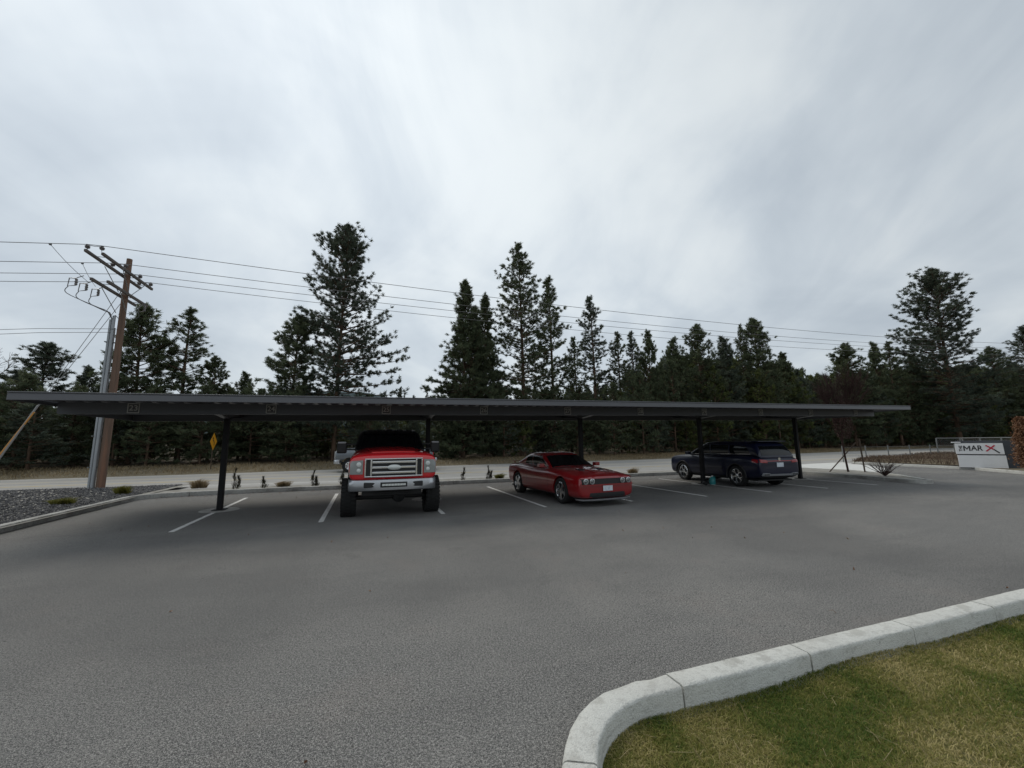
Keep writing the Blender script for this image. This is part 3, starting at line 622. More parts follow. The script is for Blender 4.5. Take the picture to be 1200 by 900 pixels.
# the wood behind: one dense mass
def forest():
    cheap = [pine_data(h=10, r=2.4, cb=.05, seed=60 + i, limbs=80, dens=3.4, nb=10, blade=(.28, .5), bw=.10, lowdead=False, prof=[(0, .9), (.3, 1), (.6, .8), (.85, .5), (1, .15)]) for i in range(4)]
    g = np.random.RandomState(14); cam2 = np.array([3.61, -10.36]); Vs = []; Fs = []; vs = []; Ms = []; off_ = 0
    # skyline: bearing (deg, clockwise from +Y) -> height per metre of distance
    B = [-90, -45, -32, -25, -10, -2, 1.5, 9, 10.5, 20, 33, 36, 42, 53, 57, 60, 71, 110]
    T = [.16, .155, .15, .145, .14, .13, .10, .092, .15, .14, .14, .18, .22, .185, .155, .168, .175, .18]
    for row, (dy, n) in enumerate([(5, 70), (8, 74), (12, 74), (18, 72), (26, 70), (36, 64), (50, 64)]):
        for i in range(n):
            x = -75 + (330 if row else 290) * ((i + g.rand() * .9) / n) ** 1.15; y = np.interp(x, ex, ey) + dy + g.uniform(-1.5, 2.5)
            d = np.hypot(x - cam2[0], y - cam2[1]); b = math.degrees(math.atan2(x - cam2[0], y - cam2[1]))
            dd = d * math.cos(R(b) - R(19.56)); h = dd * np.interp(b, B, T) * g.uniform(.78, 1.02) + 1.2
            h = max(3.5, min(h, 34)); s = h / 10; sr = max(.75, s * g.uniform(.75, 1.0)); a = g.rand() * 6.28
            (TV, TF), (V, F, var) = cheap[g.randint(4)]
            tri = np.concatenate([TF[:, [0, 1, 2]], TF[:, [0, 2, 3]]])
            A = np.array([[math.cos(a) * sr, -math.sin(a) * sr, 0], [math.sin(a) * sr, math.cos(a) * sr, 0], [0, 0, s]])
            o = np.array([x, y, .4])
            big = TV.shape[0]
            Vs += [TV @ A.T + o, V @ A.T + o]; Fs += [tri + off_, F + off_ + big]; off_ += big + len(V)
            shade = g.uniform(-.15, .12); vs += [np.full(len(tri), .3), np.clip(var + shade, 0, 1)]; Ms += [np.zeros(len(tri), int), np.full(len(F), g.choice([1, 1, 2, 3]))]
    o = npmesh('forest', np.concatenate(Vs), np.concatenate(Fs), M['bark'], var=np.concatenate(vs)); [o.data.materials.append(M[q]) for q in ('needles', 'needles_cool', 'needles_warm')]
    o.data.polygons.foreach_set('material_index', np.concatenate(Ms).astype(np.int32)); o.data.update()
    tag(o, 'deep evergreen wood filling the far side of the road', 'forest', kind='stuff')
forest()
# bare broad-leaved trees and shrubs
def twigs(h, seed, spread=.5, levels=5, kids=(3, 5), r0=.05, start=.25, up=.25):
    g = random.Random(seed); segs = []
    def grow(p, d, l, r_, lv):
        n = 3; q = p
        for i in range(n):
            d = (d + Vector((g.gauss(0, .08), g.gauss(0, .08), up * .12))).normalized(); p2 = q + d * l / n
            segs.append((tuple(q), tuple(p2), max(.003, r_ * (1 - .25 * i / n)), max(.003, r_ * (1 - .25 * (i + 1) / n)))); q = p2
            if lv > 0 and i >= (0 if lv < levels - 1 else 1):
                for _ in range(g.randint(*kids) // 2 + (1 if i == n - 1 else 0)):
                    a = d.orthogonal().normalized(); a.rotate(Matrix.Rotation(g.uniform(0, 6.28), 3, d)); nd_ = (d + a * g.uniform(.5, 1) * spread * 1.4).normalized()
                    grow(q, nd_, l * g.uniform(.5, .75), r_ * .55, lv - 1)
    grow(Vector((0, 0, 0)), Vector((0, 0, 1)), h * .42, r0, levels - 1)
    return tubes_np(segs, 4)
def bare(name, loc, h, seed, m, label, cat, part='branches', **k):
    t = empty(name, loc); tag(t, label, cat); V, F = twigs(h, seed, **k)
    zmax = V[:, 2].max(); V = V * np.array([1, 1, h / zmax]); npmesh(part, V, F, m, t, smooth=True); return t
bare('bare_tree', (-23.6, 31, .4), 9.6, 5, M['palewood'], 'leafless pale broad-leaved tree at the far left edge', 'bare tree', levels=5, r0=.12, spread=.55)
sap = bare('sapling', (26.5, 3.8, .11), 5.5, 12, M['redtwig'], 'staked leafless reddish young tree on the island beyond the carport', 'young tree', levels=5, r0=.055, spread=.27, kids=(3, 6), up=.7)
g = np.random.RandomState(3); n = 2600; zz_ = 1.7 + 2.6 * g.beta(1.5, 2.2, n); rad = np.interp(zz_, [1.5, 2.2, 3.3, 4.4], [.18, .42, .42, .18]) * np.sqrt(g.rand(n)); an = g.rand(n) * 6.28
blades('dead_leaves', rad * np.cos(an), rad * np.sin(an), zz_ - .1, g.uniform(.04, .09, n), np.full(n, .03), 1.2, g.rand(n), M['redtwig'], 6, sap)
b = MB(); b.tube([(27.0, 3.35, .05), (26.95, 3.4, 1.75)], .035, 6); b.tube([(26.96, 3.4, 1.3), (26.52, 3.78, 1.45)], .008, 4)
tag(b.build('tree_stake', M['wood']), 'upright dark wooden stake right of the reddish young tree', 'tree stake')
b = MB(); b.tube([(25.75, 4.25, .05), (26.9, 3.55, 1.55)], .03, 6)
tag(b.build('tree_stake', M['wood']), 'slanting wooden brace crossing the trunk of the reddish young tree', 'tree stake')
# fan-shaped bare shrub
sh = empty('bare_shrub', (25.15, 1.5, .11)); tag(sh, 'low vase-shaped leafless shrub at the tip of the island', 'shrub')
sg = []; g2 = random.Random(4)
for i in range(26):
    a = g2.uniform(0, 6.28); tl = g2.uniform(.25, 1.0); p = Vector((0, 0, 0)); d = Vector((math.cos(a) * tl, math.sin(a) * tl, .75)).normalized(); l = g2.uniform(.5, .85)
    for j in range(4):
        q = p + d * l / 4; sg.append((tuple(p), tuple(q), .014 - .0025 * j, .0115 - .0025 * j)); p = q; d = (d + Vector((g2.gauss(0, .12), g2.gauss(0, .12), 0))).normalized()
        for _ in range(2):
            e2 = (d + Vector((g2.gauss(0, .5), g2.gauss(0, .5), .1))).normalized(); sg.append((tuple(p), tuple(p + e2 * g2.uniform(.1, .25)), .006, .003))
V, F = tubes_np(sg, 4); npmesh('branches', V, F, M['redtwig'], sh)
# narrow beech-like column with dead orange leaves
cs = empty('columnar_shrub', (33.2, .12, .14)); tag(cs, 'tall narrow shrub holding dead orange-brown leaves beside the monument sign', 'shrub')
g = np.random.RandomState(5); n = 5200; z_ = .15 + 2.4 * g.rand(n); an = g.rand(n) * 6.28; rad = np.interp(z_, [.1, .8, 1.6, 2.3, 2.75], [.26, .33, .28, .18, .05]) * g.rand(n) ** .6 * (1 + .35 * np.sin(z_ * 7 + an * 2)) * np.where(g.rand(n) < .2, 1.5, 1); 
blades('dead_leaves', rad * np.cos(an) + .05 * np.sin(z_ * 5), rad * np.sin(an), z_, g.uniform(.05, .10, n), np.full(n, .045), 1.3, g.rand(n), M['brownleaf'], 7, cs)
sg = [((0, 0, 0), (0, 0, 2.3), .03, .01)] + [((0, 0, .1 + .08 * i), (.4 * math.cos(i * 2.4) * (1 - i / 34), .4 * math.sin(i * 2.4) * (1 - i / 34), .5 + .08 * i), .010, .004) for i in range(28)]
V, F = tubes_np(sg, 5); npmesh('stems', V, F, M['twig'], cs)
# ornamental grass clumps and dark dwarf plants on the strips
for i, (x, y, h, rd, mm, lab) in enumerate([
    (-2.35, 8.9, .42, .55, 'straw', 'tan ornamental grass clump left of the first carport post'),
    (.62, 8.3, .27, .50, 'straw', 'low flattened tan grass clump right of the first carport post'),
    (5.95, 7.75, .40, .40, 'greengrass', 'yellow-green grass clump right of the red pickup'),
    (9.45, 7.9, .30, .38, 'greengrass', 'yellow-green grass clump behind the rear of the red coupe'),
    (16.55, 7.75, .34, .5, 'straw', 'tan grass clump in front of the dark blue car'),
    (-3.95, 7.2, .34, .45, 'greengrass', 'yellow-green grass clump at the corner of the gravel bed'),
    (-4.15, 4.7, .24, .5, 'greengrass', 'low yellow-green grass patch along the edge of the gravel bed')]):
    tuft('ornamental_grass', (x, y, .10 if y > 7.4 else gz(x, y)), 700, h, rd, M[mm], 30 + i, lab, 'ornamental grass', 'grass clumps along the kerb', lean=.75 if h > .3 else 1.2, w=.010)
def dwarf(loc, h, seed, label, forked):
    t = empty('dwarf_conifer', loc); tag(t, label, 'dwarf shrub', 'dark dwarf shrubs along the back kerb')
    r = np.random.RandomState(seed); Xs, Ys, Zs = [], [], []
    for (ox, hh, rr_) in ([(0, h, .09), (.13, h * .62, .07)] if forked else [(0, h, .10)]):
        n = 420; z = hh * r.rand(n) ** .9; rad = rr_ * np.interp(z / hh, [0, .2, .55, 1], [.8, 1, .5, .04]) * np.sqrt(r.rand(n)); a = r.rand(n) * 6.28
        rad = rad * (1 + .5 * np.sin(z * 23 + a)); Xs.append(ox + rad * np.cos(a) + .05 * z + .03 * np.sin(z * 9 + seed)); Ys.append(rad * np.sin(a)); Zs.append(z * .92)
    X, Y, Z = map(np.concatenate, (Xs, Ys, Zs))
    blades('foliage', X, Y, Z, r.uniform(.05, .14, len(X)), np.full(len(X), .010), .7, r.rand(len(X)), M['evergreen'], seed, t)
    b = MB(); b.tube([(0, 0, -.03), (.02, 0, h * .95)], [.014, .005], 5); b.build('stem', M['twig'], t)
for i, (x, y, h, fk, lab) in enumerate([
    (-.95, 7.85, .80, True, 'dark dwarf shrub half hidden behind the first carport post'),
    (.0, 7.85, .42, False, 'sparse small dark shrub between the first post and the flattened tan grass'),
    (1.72, 7.75, .62, True, 'dark forked dwarf shrub left of the painted line beside the pickup'),
    (2.78, 7.75, .62, False, 'dark upright dwarf shrub at the left tyre of the red pickup'),
    (7.72, 7.75, .55, False, 'dark dwarf shrub in the middle between pickup and red coupe'),
       (8.85, 7.75, .60, True, 'dark forked dwarf shrub nearest the tail of the red coupe')]):
    dwarf((x, y, .09), h, 50 + i, lab, fk)

# ------------------------------------------------------------------ carport
def carport():
    t = empty('carport', (11, 3, 0)); tag(t, 'long flat charcoal steel carport on five single posts over the parked cars', 'carport')
    o = Vector((11, 3, 0)); base = lambda x: 2.42 + .0108 * (x + 2.7)
    def B(): return MB()
    def fin(b, name, m, parent=t, bevel=.006):
        b.v = [tuple(Vector(q) - o) for q in b.v] if parent is t else b.v
        return b.build(name, m, parent, bevel=bevel)
    def beam(b, x0, x1, y0, y1, z0, z1):    # box following the slight fall of the roof
        vs = [(x, y, base(x) + z) for z in (z0, z1) for y in (y0, y1) for x in (x0, x1)]
        b.add(vs, [(0, 2, 3, 1), (4, 5, 7, 6), (0, 1, 5, 4), (2, 6, 7, 3), (0, 4, 6, 2), (1, 3, 7, 5)])
    X0, X1 = -2.76, 24.62
    for y, sgn in ((1.25, 1), (4.35, -1)):      # C-section purlins
        b = B(); beam(b, -2.68, 24.5, y, y + .006 * 1, 0, .255); beam(b, -2.68, 24.5, y + .008 * sgn if sgn > 0 else y - .07, y + .07 if sgn > 0 else y - .002, 0, .006); beam(b, -2.68, 24.5, y + .008 if sgn > 0 else y - .07, y + .07 if sgn > 0 else y - .002, .249, .255)
        fin(b, 'purlin', M['steel'], bevel=0)
    for i in range(5):
        x = 5.48 * i; b = B(); hb = base(x)
        w = .0625; b.box(x - w, x + w, 2.95 - .075, 2.95 + .075, 0, hb + .02)
        fin(b, 'post', M['post'], bevel=.01)
        b = B()                                  # tapered cantilever arm
        for (y0, y1, h0, h1) in ((1.27, 2.84, .11, .23), (3.06, 4.33, .23, .12)):
            for (dx, z_lo, z_hi) in ((.012, 0, 0),):
                vs = []
                for y, h in ((y0, h0), (y1, h1)): vs += [(x - .012, y, hb + .235 - h), (x + .012, y, hb + .235 - h), (x + .012, y, hb + .235), (x - .012, y, hb + .235)]
                b.add(vs, [(0, 1, 2, 3), (7, 6, 5, 4), (0, 4, 5, 1), (1, 5, 6, 2), (2, 6, 7, 3), (3, 7, 4, 0)])
                vs = []
                for y, h in ((y0, h0), (y1, h1)): vs += [(x - .075, y, hb + .225 - h), (x + .075, y, hb + .225 - h), (x + .075, y, hb + .233 - h), (x - .075, y, hb + .233 - h)]
                b.add(vs, [(0, 1, 2, 3), (7, 6, 5, 4), (0, 4, 5, 1), (1, 5, 6, 2), (2, 6, 7, 3), (3, 7, 4, 0)])
        fin(b, 'arm', M['steel'], bevel=0)
        b = B(); b.lathe([(0, .009), (.44, .009), (.46, .002)], 'z', (x, 2.95, 0), 28); fin(b, 'footing', M['oldconcrete'], bevel=0)
        b = B(); b.box(x - .15, x + .15, 2.78, 3.12, .010, .028); fin(b, 'base_plate', M['post'], bevel=.003)
    for x in (-2.70, 24.5): b = B(); beam(b, x, x + .02, 1.26, 4.34, .02, .25); fin(b, 'end_beam', M['steel'], bevel=0)
    # ribbed roof deck: ribs run across the depth
    n = int((X1 - X0) / .305); vs = []; fs = []; prof = [(0, 0), (.16, 0), (.19, .042), (.275, .042), (.305, 0)]
    cols = []
    for i in range(n + 1):
        for dx, dz in prof[:-1]:
            x = X0 + .01 + i * .305 + dx
            if x < X1: cols.append((x, dz))
    for yy, sl in ((.03, .012), (5.70, -.05)):
        for x, dz in cols: vs.append((x, yy, base(x) + .262 + sl + dz))
    m_ = len(cols); fs = [(i, i + 1, m_ + i + 1, m_ + i) for i in range(m_ - 1)]
    b = B(); b.add(vs, fs); r_ = fin(b, 'roof_deck', M['steel_trim'], bevel=0); sd = r_.modifiers.new('thickness', 'SOLIDIFY'); sd.thickness = .0016
    def trimrun(name, y0, y1, x0, x1, sl=0):
        b = B(); beam(b, x0, x1, y0, y1, .185 + sl, .305 + sl); beam(b, x0, x1, y0 + (.018 if y0 < 1 else 0), y1 - (0 if y0 < 1 else .018), .3055 + sl, .3245 + sl); beam(b, x0, x1, y0 - (.012 if y0 < 1 else 0), y1 + (0 if y0 < 1 else .012), .325 + sl, .345 + sl)
        fin(b, name, M['steel_trim'], bevel=.004)
    trimrun('front_fascia', 0, .025, X0, X1); trimrun('rear_fascia', 5.71, 5.735, X0, X1, -.06)
    for x in (X0 - .012, X1 + .002):
        b = B(); vs = []
        for xx in (x, x + .01):
            for y, s_ in ((0.03, 0), (5.70, -.06)): vs += [(xx, y, base(x) + .185 + s_), (xx, y, base(x) + .345 + s_)]
        b.add(vs, [(0, 1, 3, 2), (4, 6, 7, 5), (0, 2, 6, 4), (1, 5, 7, 3), (0, 4, 5, 1), (2, 3, 7, 6)]); fin(b, 'side_fascia', M['steel_trim'], bevel=0)
    for i in range(10):
        x = -1.37 + 2.74 * i; s_ = .112; zc = base(x) + .135; yp = 1.245
        b = MB(); b.box(-s_, s_, -.004, 0, -s_, s_); pl = b.build('number_plate', M['plate'], t); pl.location = Vector((x, yp, zc)) - o
        b = MB()
        for (a0, a1, c0, c1) in ((-s_, s_, s_ - .018, s_), (-s_, s_, -s_, -s_ + .018), (-s_, -s_ + .018, -s_ + .018, s_ - .018), (s_ - .018, s_, -s_ + .018, s_ - .018)): b.box(a0, a1, -.0075, -.0042, c0, c1)
        b.build('border', M['platemark'], pl)
        txt('digits', str(23 + i), .17, M['platemark'], pl, (0, -.0055, 0), (R(90), 0, 0), bold=.002, ext=.0015)
carport()

# ------------------------------------------------------------------ utility pole, wires, guys
PX, PY = -5.6, 9.45
def utility_pole():
    t = empty('utility_pole', (PX, PY, 0)); tag(t, 'brown wooden utility pole with double crossarms and grey conduits on the gravel bed', 'utility pole')
    b = MB(); b.tube([(0, 0, -.1), (.01, 0, 3), (0, 0, 6), (0, 0, 9.15)], [.135, .125, .11, .09], 16); b.build('pole', M['pole'], t, smooth=50)
    for z, y0, y1 in ((8.46, -2.25, 1.5), (7.62, -1.75, 1.25)):
        for dx in (-.20, .20):
            b = MB(); b.box(dx - .042, dx + .042, y0 + (.15 if dx > 0 else 0), y1, z - .05, z + .05); b.build('crossarm', M['arm'], t, bevel=.01)
        b = MB()
        for sy in (-.95, .8):
            for dx in (-.27, .27): b.tube([(dx, sy, z - .05), (dx * .6, sy * .12, z - .75)], .014, 5)
        for yy in (y0 + .5, -.22, .22, y1 - .4): b.tube([(-.27, yy, z), (.27, yy, z)], .012, 5)
        b.build('brace', M['galv'], t)
    for k, (y, z) in enumerate(((-2.16, 8.51), (-.62, 8.51), (.46, 8.51), (1.35, 8.51))):
        for dx in (-.20, .20):
            b = MB(); b.lathe([(.012, 0), (.012, .05), (.05, .06), (.075, .09), (.045, .11), (.08, .13), (.05, .16), (.045, .20), (0, .21)], 'z', (dx, y, z), 12); b.build('insulator', M['porcelain'], t, smooth=50)
        b = MB(); b.tube([(-.2, y, z + .18), (0, y, z + .16), (.2, y, z + .18)], .011, 5); b.build('jumper', M['wire'], t)
    # hanging cut-outs and drip loops at the lower arms
    for k, (y, x) in enumerate(((-2.0, -.45), (-1.5, -.42), (-.95, -.35), (.75, .35))):
        b = MB(); z = 7.52; b.tube([(x * .6, y, z + .1), (x, y, z)], .014, 5)
        b.lathe([(.03, 0), (.045, .05), (.03, .08), (.05, .12), (.03, .16), (.045, .20), (.02, .24)], 'z', (x, y, z - .27), 10)
        b.tube([(x, y, z - .02), (x - .16, y - .06, z - .05), (x - .18, y - .06, z - .34), (x, y, z - .27)], .017, 6); b.build('cutout', M['porcelain'], t, smooth=50)
        b = MB(); P = smoothline([(x - .16, y - .06, z - .34), (x - .20, y - .02, z - .58), (-.26, y * .6, z - .74), (-.27, y * .2 - .06, z - .70), (-.26, -.08, z - .95)], 5); b.tube([tuple(p) for p in P], .012, 6); b.build('drip_loop', M['wire'], t)
    for (dx, dy, r_, zt) in ((-.20, -.10, .05, 6.75), (-.31, -.06, .045, 6.6), (-.22, .06, .035, 6.3)):
        b = MB(); b.tube([(dx, dy, -.1), (dx, dy, zt)], r_, 12); b.build('conduit', M['conduit'], t, smooth=50)
    b = MB()
    for z in (.95, 2.1, 3.3, 4.5, 5.7): b.box(-.37, -.10, -.03, .03, z - .02, z + .02); b.box(-.38, -.35, -.16, .12, z - .02, z + .02)
    b.build('standoff_bracket', M['galv'], t)
    return t
utility_pole()
names = ['topmost power line on the upper crossarm', 'second power line from the top', 'third power line from the top', 'lowest of the four power lines']
for k, (y, z) in enumerate(((7.24, 8.70), (8.83, 8.70), (9.92, 8.70), (10.80, 8.70))):
    b = MB(); a1, a2 = ((-.0290, .00072), (-.0275, .00069), (-.0245, .00064), (-.0325, .00073))[k]
    pts = [(PX + .2 + d, y, z + a1 * d + a2 * d * d) for d in [90 * (i / 40) for i in range(41)]]; lf = [(PX - .2 - d, y, z - .01 - .13 * d + .0022 * d * d) for d in [60 * i / 16 for i in range(17)]]
    b.tube(lf[::-1] + pts, .011, 6, caps=False)
    tag(b.build('power_line', M['wire']), names[k] + ' of the wooden pole', 'power line', 'power lines crossing above the road')
for k, (y, z, lab) in enumerate(((8.9, 6.22, 'upper of two thin cables running left from mid height of the wooden pole'), (8.95, 6.10, 'lower of two thin cables running left from mid height of the wooden pole'))):
    b = MB(); b.tube([(PX - .1 - d, y + (.0 if d else .4), z - (.135 + .01 * k) * d + .0016 * d * d) for d in [40 * i / 20 for i in range(21)]], .009, 5, caps=False)
    tag(b.build('service_cable', M['wire']), lab, 'cable', 'thin service cables left of the pole')
for k, (z0, ex_, lab) in enumerate(((7.3, -9.15, 'left steel guy wire with orange plastic guard'), (7.9, -9.02, 'right steel guy wire with orange plastic guard'))):
    t = empty('guy_wire', (ex_, PY, 0)); tag(t, lab + ' left of the utility pole', 'guy wire', 'guy wires anchoring the utility pole')
    A = Vector((0, 0, .1)); Bv = Vector((PX - .1 - ex_, 0, z0)); b = MB(); b.tube([A, Bv], .010, 6); b.build('wire', M['guy'], t)
    b = MB(); b.tube([A.lerp(Bv, .03), A.lerp(Bv, .40)], .030, 10); b.build('guard', M['guard'] if k == 0 else M['guy'], t, smooth=50)
    b = MB(); b.tube([A, A + (Bv - A).normalized() * -.5], .02, 6); b.build('anchor_rod', M['galv'], t)
# extra jumpers seen left of the pole
for k, (p, q, lab) in enumerate((((-6.75, 7.24, 8.54), (-5.9, 7.8, 7.5), 'left slack tap wire dropping from the top power line to the lower crossarm'), ((-6.7, 8.83, 8.55), (-5.9, 8.2, 7.5), 'right slack tap wire dropping from the second power line to the lower crossarm'))):
    P = Vector(p); Q = Vector(q); b = MB(); b.tube([P.lerp(Q, i / 8) - Vector((0, 0, .06 * math.sin(math.pi * i / 8))) for i in range(9)], .008, 5); b.lathe([(.03, -.03), (.045, 0), (.03, .03)], 'z', p, 8)
    tag(b.build('tap_wire', M['wire']), lab, 'cable', 'tap wires above the pole')

# ------------------------------------------------------------------ warning sign, monument sign, fences
def warning_sign():
    t = empty('warning_sign', (-5.7, 21.5, .12), R(87)); tag(t, 'yellow diamond warning sign with black curve arrow beyond the road', 'road sign')
    b = MB(); b.box(-.03, .03, .006, .05, -.1, 2.3); b.build('signpost', M['wood'], t, bevel=.004)
    s = .56; b = MB(); b.add([(0, 0, -s), (s, 0, 0), (0, 0, s), (-s, 0, 0), (0, .003, -s), (s, .003, 0), (0, .003, s), (-s, .003, 0)], [(0, 1, 2, 3), (7, 6, 5, 4), (0, 4, 5, 1), (1, 5, 6, 2), (2, 6, 7, 3), (3, 7, 4, 0)])
    p = b.build('sign_panel', M['signyellow'], t); p.location = (0, 0, 1.84)
    b = MB(); P = smoothline([(.10, 0, -.26), (.10, 0, -.08), (.02, 0, .03), (-.08, 0, .10), (-.10, 0, .18)], 5); w = .045; vs = []
    for i, q in enumerate(P):
        d = (P[min(i + 1, len(P) - 1)] - P[max(i - 1, 0)]).normalized(); nn = Vector((d.z, 0, -d.x)) * w; vs += [q - nn + Vector((0, -.004, 0)), q + nn + Vector((0, -.004, 0))]
    b.add(vs, [(2 * i, 2 * i + 1, 2 * i + 3, 2 * i + 2) for i in range(len(P) - 1)]); b.add([(-.21, -.004, .17), (.01, -.004, .17), (-.10, -.004, .32)], [(0, 1, 2)])
    b.build('arrow', M['signblack'], p)
warning_sign()
def monument():
    A = Vector((34.55, 3.05, 0)); Bp = Vector((35.35, 1.55, 0)); d = (Bp - A); Ln = d.length; t = empty('monument_sign', A, math.atan2(d.y, d.x)); tag(t, 'white and charcoal monument sign reading THE MARX beside the driveway kerb', 'sign')
    X = lambda z: -.04 + .055 * (1.5 - z)
    b = MB(); b.box(-.05, 2.12, .22, .42, .05, 1.58); b.build('back_slab', M['signgrey'], t, bevel=.01)
    b = MB(); b.box(-.1, 2.2, .1, .5, .0, .10); b.build('plinth', M['oldconcrete'], t, bevel=.01)
    def slant(b, x0, x1, z0, z1, y0, y1, k=.03):
        vs = [(x0 + k * (1.5 - z), y, z) if i == 0 else (x1 + k * (1.5 - z), y, z) for z in (z0, z1) for y in (y0, y1) for i in (0, 1)]
        b.add(vs, [(0, 2, 3, 1), (4, 5, 7, 6), (0, 1, 5, 4), (2, 6, 7, 3), (0, 4, 6, 2), (1, 3, 7, 5)])
    x0, x1 = -.12, Ln - .08
    b = MB(); slant(b, x0, x1, .86, 1.44, 0, .21); p = b.build('name_panel', M['signwhite'], t, bevel=.006)
    b = MB(); slant(b, x0 + .03, x1 + .03, .14, .80, .02, .21); b.build('lower_panel', M['signwhite'], t, bevel=.006)
    b = MB(); slant(b, x0 + .04, x1, .80, .86, .05, .20); b.build('reveal', M['signblack'], t)
    b = MB(); b.box(-.24, .12, -.02, .20, 1.47, 1.52); b.build('lamp_ledge', M['signwhite'], t, bevel=.005)
    e = .004
    txt('lettering_the', 'THE', .17, M['signblack'], p, (x0 + .205, -.006, 1.165), (R(90), -R(90), 0), bold=.004, ext=e, z_align='CENTER')
    mb = MB(); xm = x0 + .435; h0, h1 = 1.035, 1.31
    def quad(p, mb):
        mb.add([(x, -.002, z) for x, z in p] + [(x, -.010, z) for x, z in p], [(0, 1, 2, 3), (7, 6, 5, 4), (0, 4, 5, 1), (1, 5, 6, 2), (2, 6, 7, 3), (3, 7, 4, 0)])
    quad([(xm - .13, h0), (xm - .08, h0), (xm - .08, h1), (xm - .13, h1)], mb); quad([(xm + .08, h0), (xm + .13, h0), (xm + .13, h1), (xm + .08, h1)], mb)
    mb.build('lettering_m', M['signblack'], p); mb = MB(); quad([(xm - .079, h1), (xm - .079, h1 - .085), (xm, h0 + .06), (xm, h0 + .135)], mb); quad([(xm + .079, h1), (xm + .001, h0 + .135), (xm + .001, h0 + .06), (xm + .079, h1 - .085)], mb); mb.build('lettering_m', M['signblack'], p)
    txt('lettering_ar', 'AR', .385, M['signblack'], p, (x0 + .80, -.006, 1.172), (R(90), 0, 0), bold=.006, ext=e, sx=.86)
    b = MB()
    def bar(p0, p1, w, b):
        p0, p1 = Vector(p0), Vector(p1); dd = (p1 - p0).normalized(); nn = Vector((dd.y, -dd.x)) * w / 2
        q = [p0 - nn, p0 + nn, p1 + nn, p1 - nn]; b.add([(x, -.003, z) for x, z in q] + [(x, -.011, z) for x, z in q], [(0, 1, 2, 3), (7, 6, 5, 4), (0, 4, 5, 1), (1, 5, 6, 2), (2, 6, 7, 3), (3, 7, 4, 0)])
    c = x0 + 1.28; bar((c - .15, 1.33), (c + .12, 1.12), .062, b); b.build('lettering_x', M['signred'], p)
    b = MB(); bar((c + .17, 1.33), (c - .15, 1.02), .060, b); [None for q in b.v]; b.v = [(x, y - .0035, z) for x, y, z in b.v]; b.build('lettering_x', M['signred'], p)
    b = MB(); bar((c + .125, 1.116), (c + .31, .93), .055, b); b.build('lettering_x', M['signblack'], p)
monument()
def fence():
    t = empty('wire_fence', (40, 8.8, .2)); tag(t, 'low wire fence on thin steel posts above the dry bank', 'fence')
    P = [(36.0, 9.9), (38.2, 9.7), (40.6, 9.6), (43.0, 9.5), (45.4, 9.4), (48.2, 9.2), (51, 9.0), (54.5, 8.8)]; o = Vector((40, 8.8, .2))
    for x, y in P: b = MB(); b.tube([Vector((x, y, .1)) - o, Vector((x, y, 1.25)) - o], .035, 6); b.build('fence_post', M['galv'], t)
    for z in (.55, .85, 1.15): b = MB(); b.tube([Vector((x, y, z)) - o for x, y in P], .012, 4); b.build('strand', M['galv'], t)
    t = empty('chain_link_fence', (44, 6, .2)); tag(t, 'taller chain link fence section ending behind the monument sign', 'fence'); o = Vector((44, 6, .2))
    P = [(45.5, 9.0), (46.6, 8.1), (45.6, 6.6), (44.2, 5.0), (43.2, 3.6), (42.4, 2.4)]
    for i, (x, y) in enumerate(P): b = MB(); b.tube([Vector((x, y, .1)) - o, Vector((x, y, 1.75)) - o], .04, 6); b.build('fence_post', M['galv'], t)
    b = MB(); b.tube([Vector((x, y, 1.74)) - o for x, y in P], .028, 6); b.build('top_rail', M['galv'], t)
    b = MB()
    for (x0, y0), (x1, y1) in zip(P[:-1], P[1:]):
        l = math.hypot(x1 - x0, y1 - y0); k = int(l / .14)
        for i in range(-10, k):
            for s_ in (0, 1):
                a, c = i / k, (i + 10) / k; z0, z1 = .25, 1.72
                if s_: z0, z1 = z1, z0
                lo, hi = max(a, 0), min(c, 1)
                if hi <= lo: continue
                f = lambda q: Vector((x0 + (x1 - x0) * q, y0 + (y1 - y0) * q, z0 + (z1 - z0) * (q - a) / (c - a))) - o
                b.tube([f(lo), f(hi)], .004, 3, caps=False)
    b.build('mesh', M['galv'], t)
    b = MB(); b.tube([Vector((45.9, 7.4, .3)) - o, Vector((46.4, 7.9, 1.7)) - o], .028, 5); b.build('brace', M['galv'], t)
fence()
# things left at the foot of the fourth post
t = empty('jug', (16.62, 2.66, 0)); tag(t, 'teal plastic jug with white cap standing at the foot of a carport post', 'jug')
b = MB(); b.lathe([(0, 0), (.105, 0), (.115, .02), (.115, .20), (.09, .26), (.04, .30), (.035, .315)], 'z', (0, 0, 0), 20); b.build('body', M['teal'], t, smooth=50)
b = MB(); b.lathe([(.042, .31), (.042, .35), (0, .355)], 'z', (0, 0, 0), 14); b.build('cap', M['whiteplastic'], t, smooth=50)
b = MB(); b.tube(smoothline([(.06, 0, .29), (.12, 0, .30), (.14, 0, .22), (.11, 0, .15)], 4), .014, 6); b.build('handle', M['teal'], t, smooth=50)
t = empty('cloth_rag', (16.24, 2.62, 0)); tag(t, 'dark crumpled rag lying beside the teal jug', 'rag')
r = np.random.RandomState(2); V = []; 
for i in range(9):
    for j in range(9): V.append(((i - 4) * .035 + r.normal(0, .008), (j - 4) * .035 + r.normal(0, .008), max(.012, .16 - .0065 * ((i - 4) ** 2 + (j - 4) ** 2) + r.normal(0, .014))))
F = np.array([(i * 9 + j, (i + 1) * 9 + j, (i + 1) * 9 + j + 1, i * 9 + j + 1) for i in range(8) for j in range(8)]); npmesh('cloth', np.array(V), F, M['plastic'], t, smooth=True)
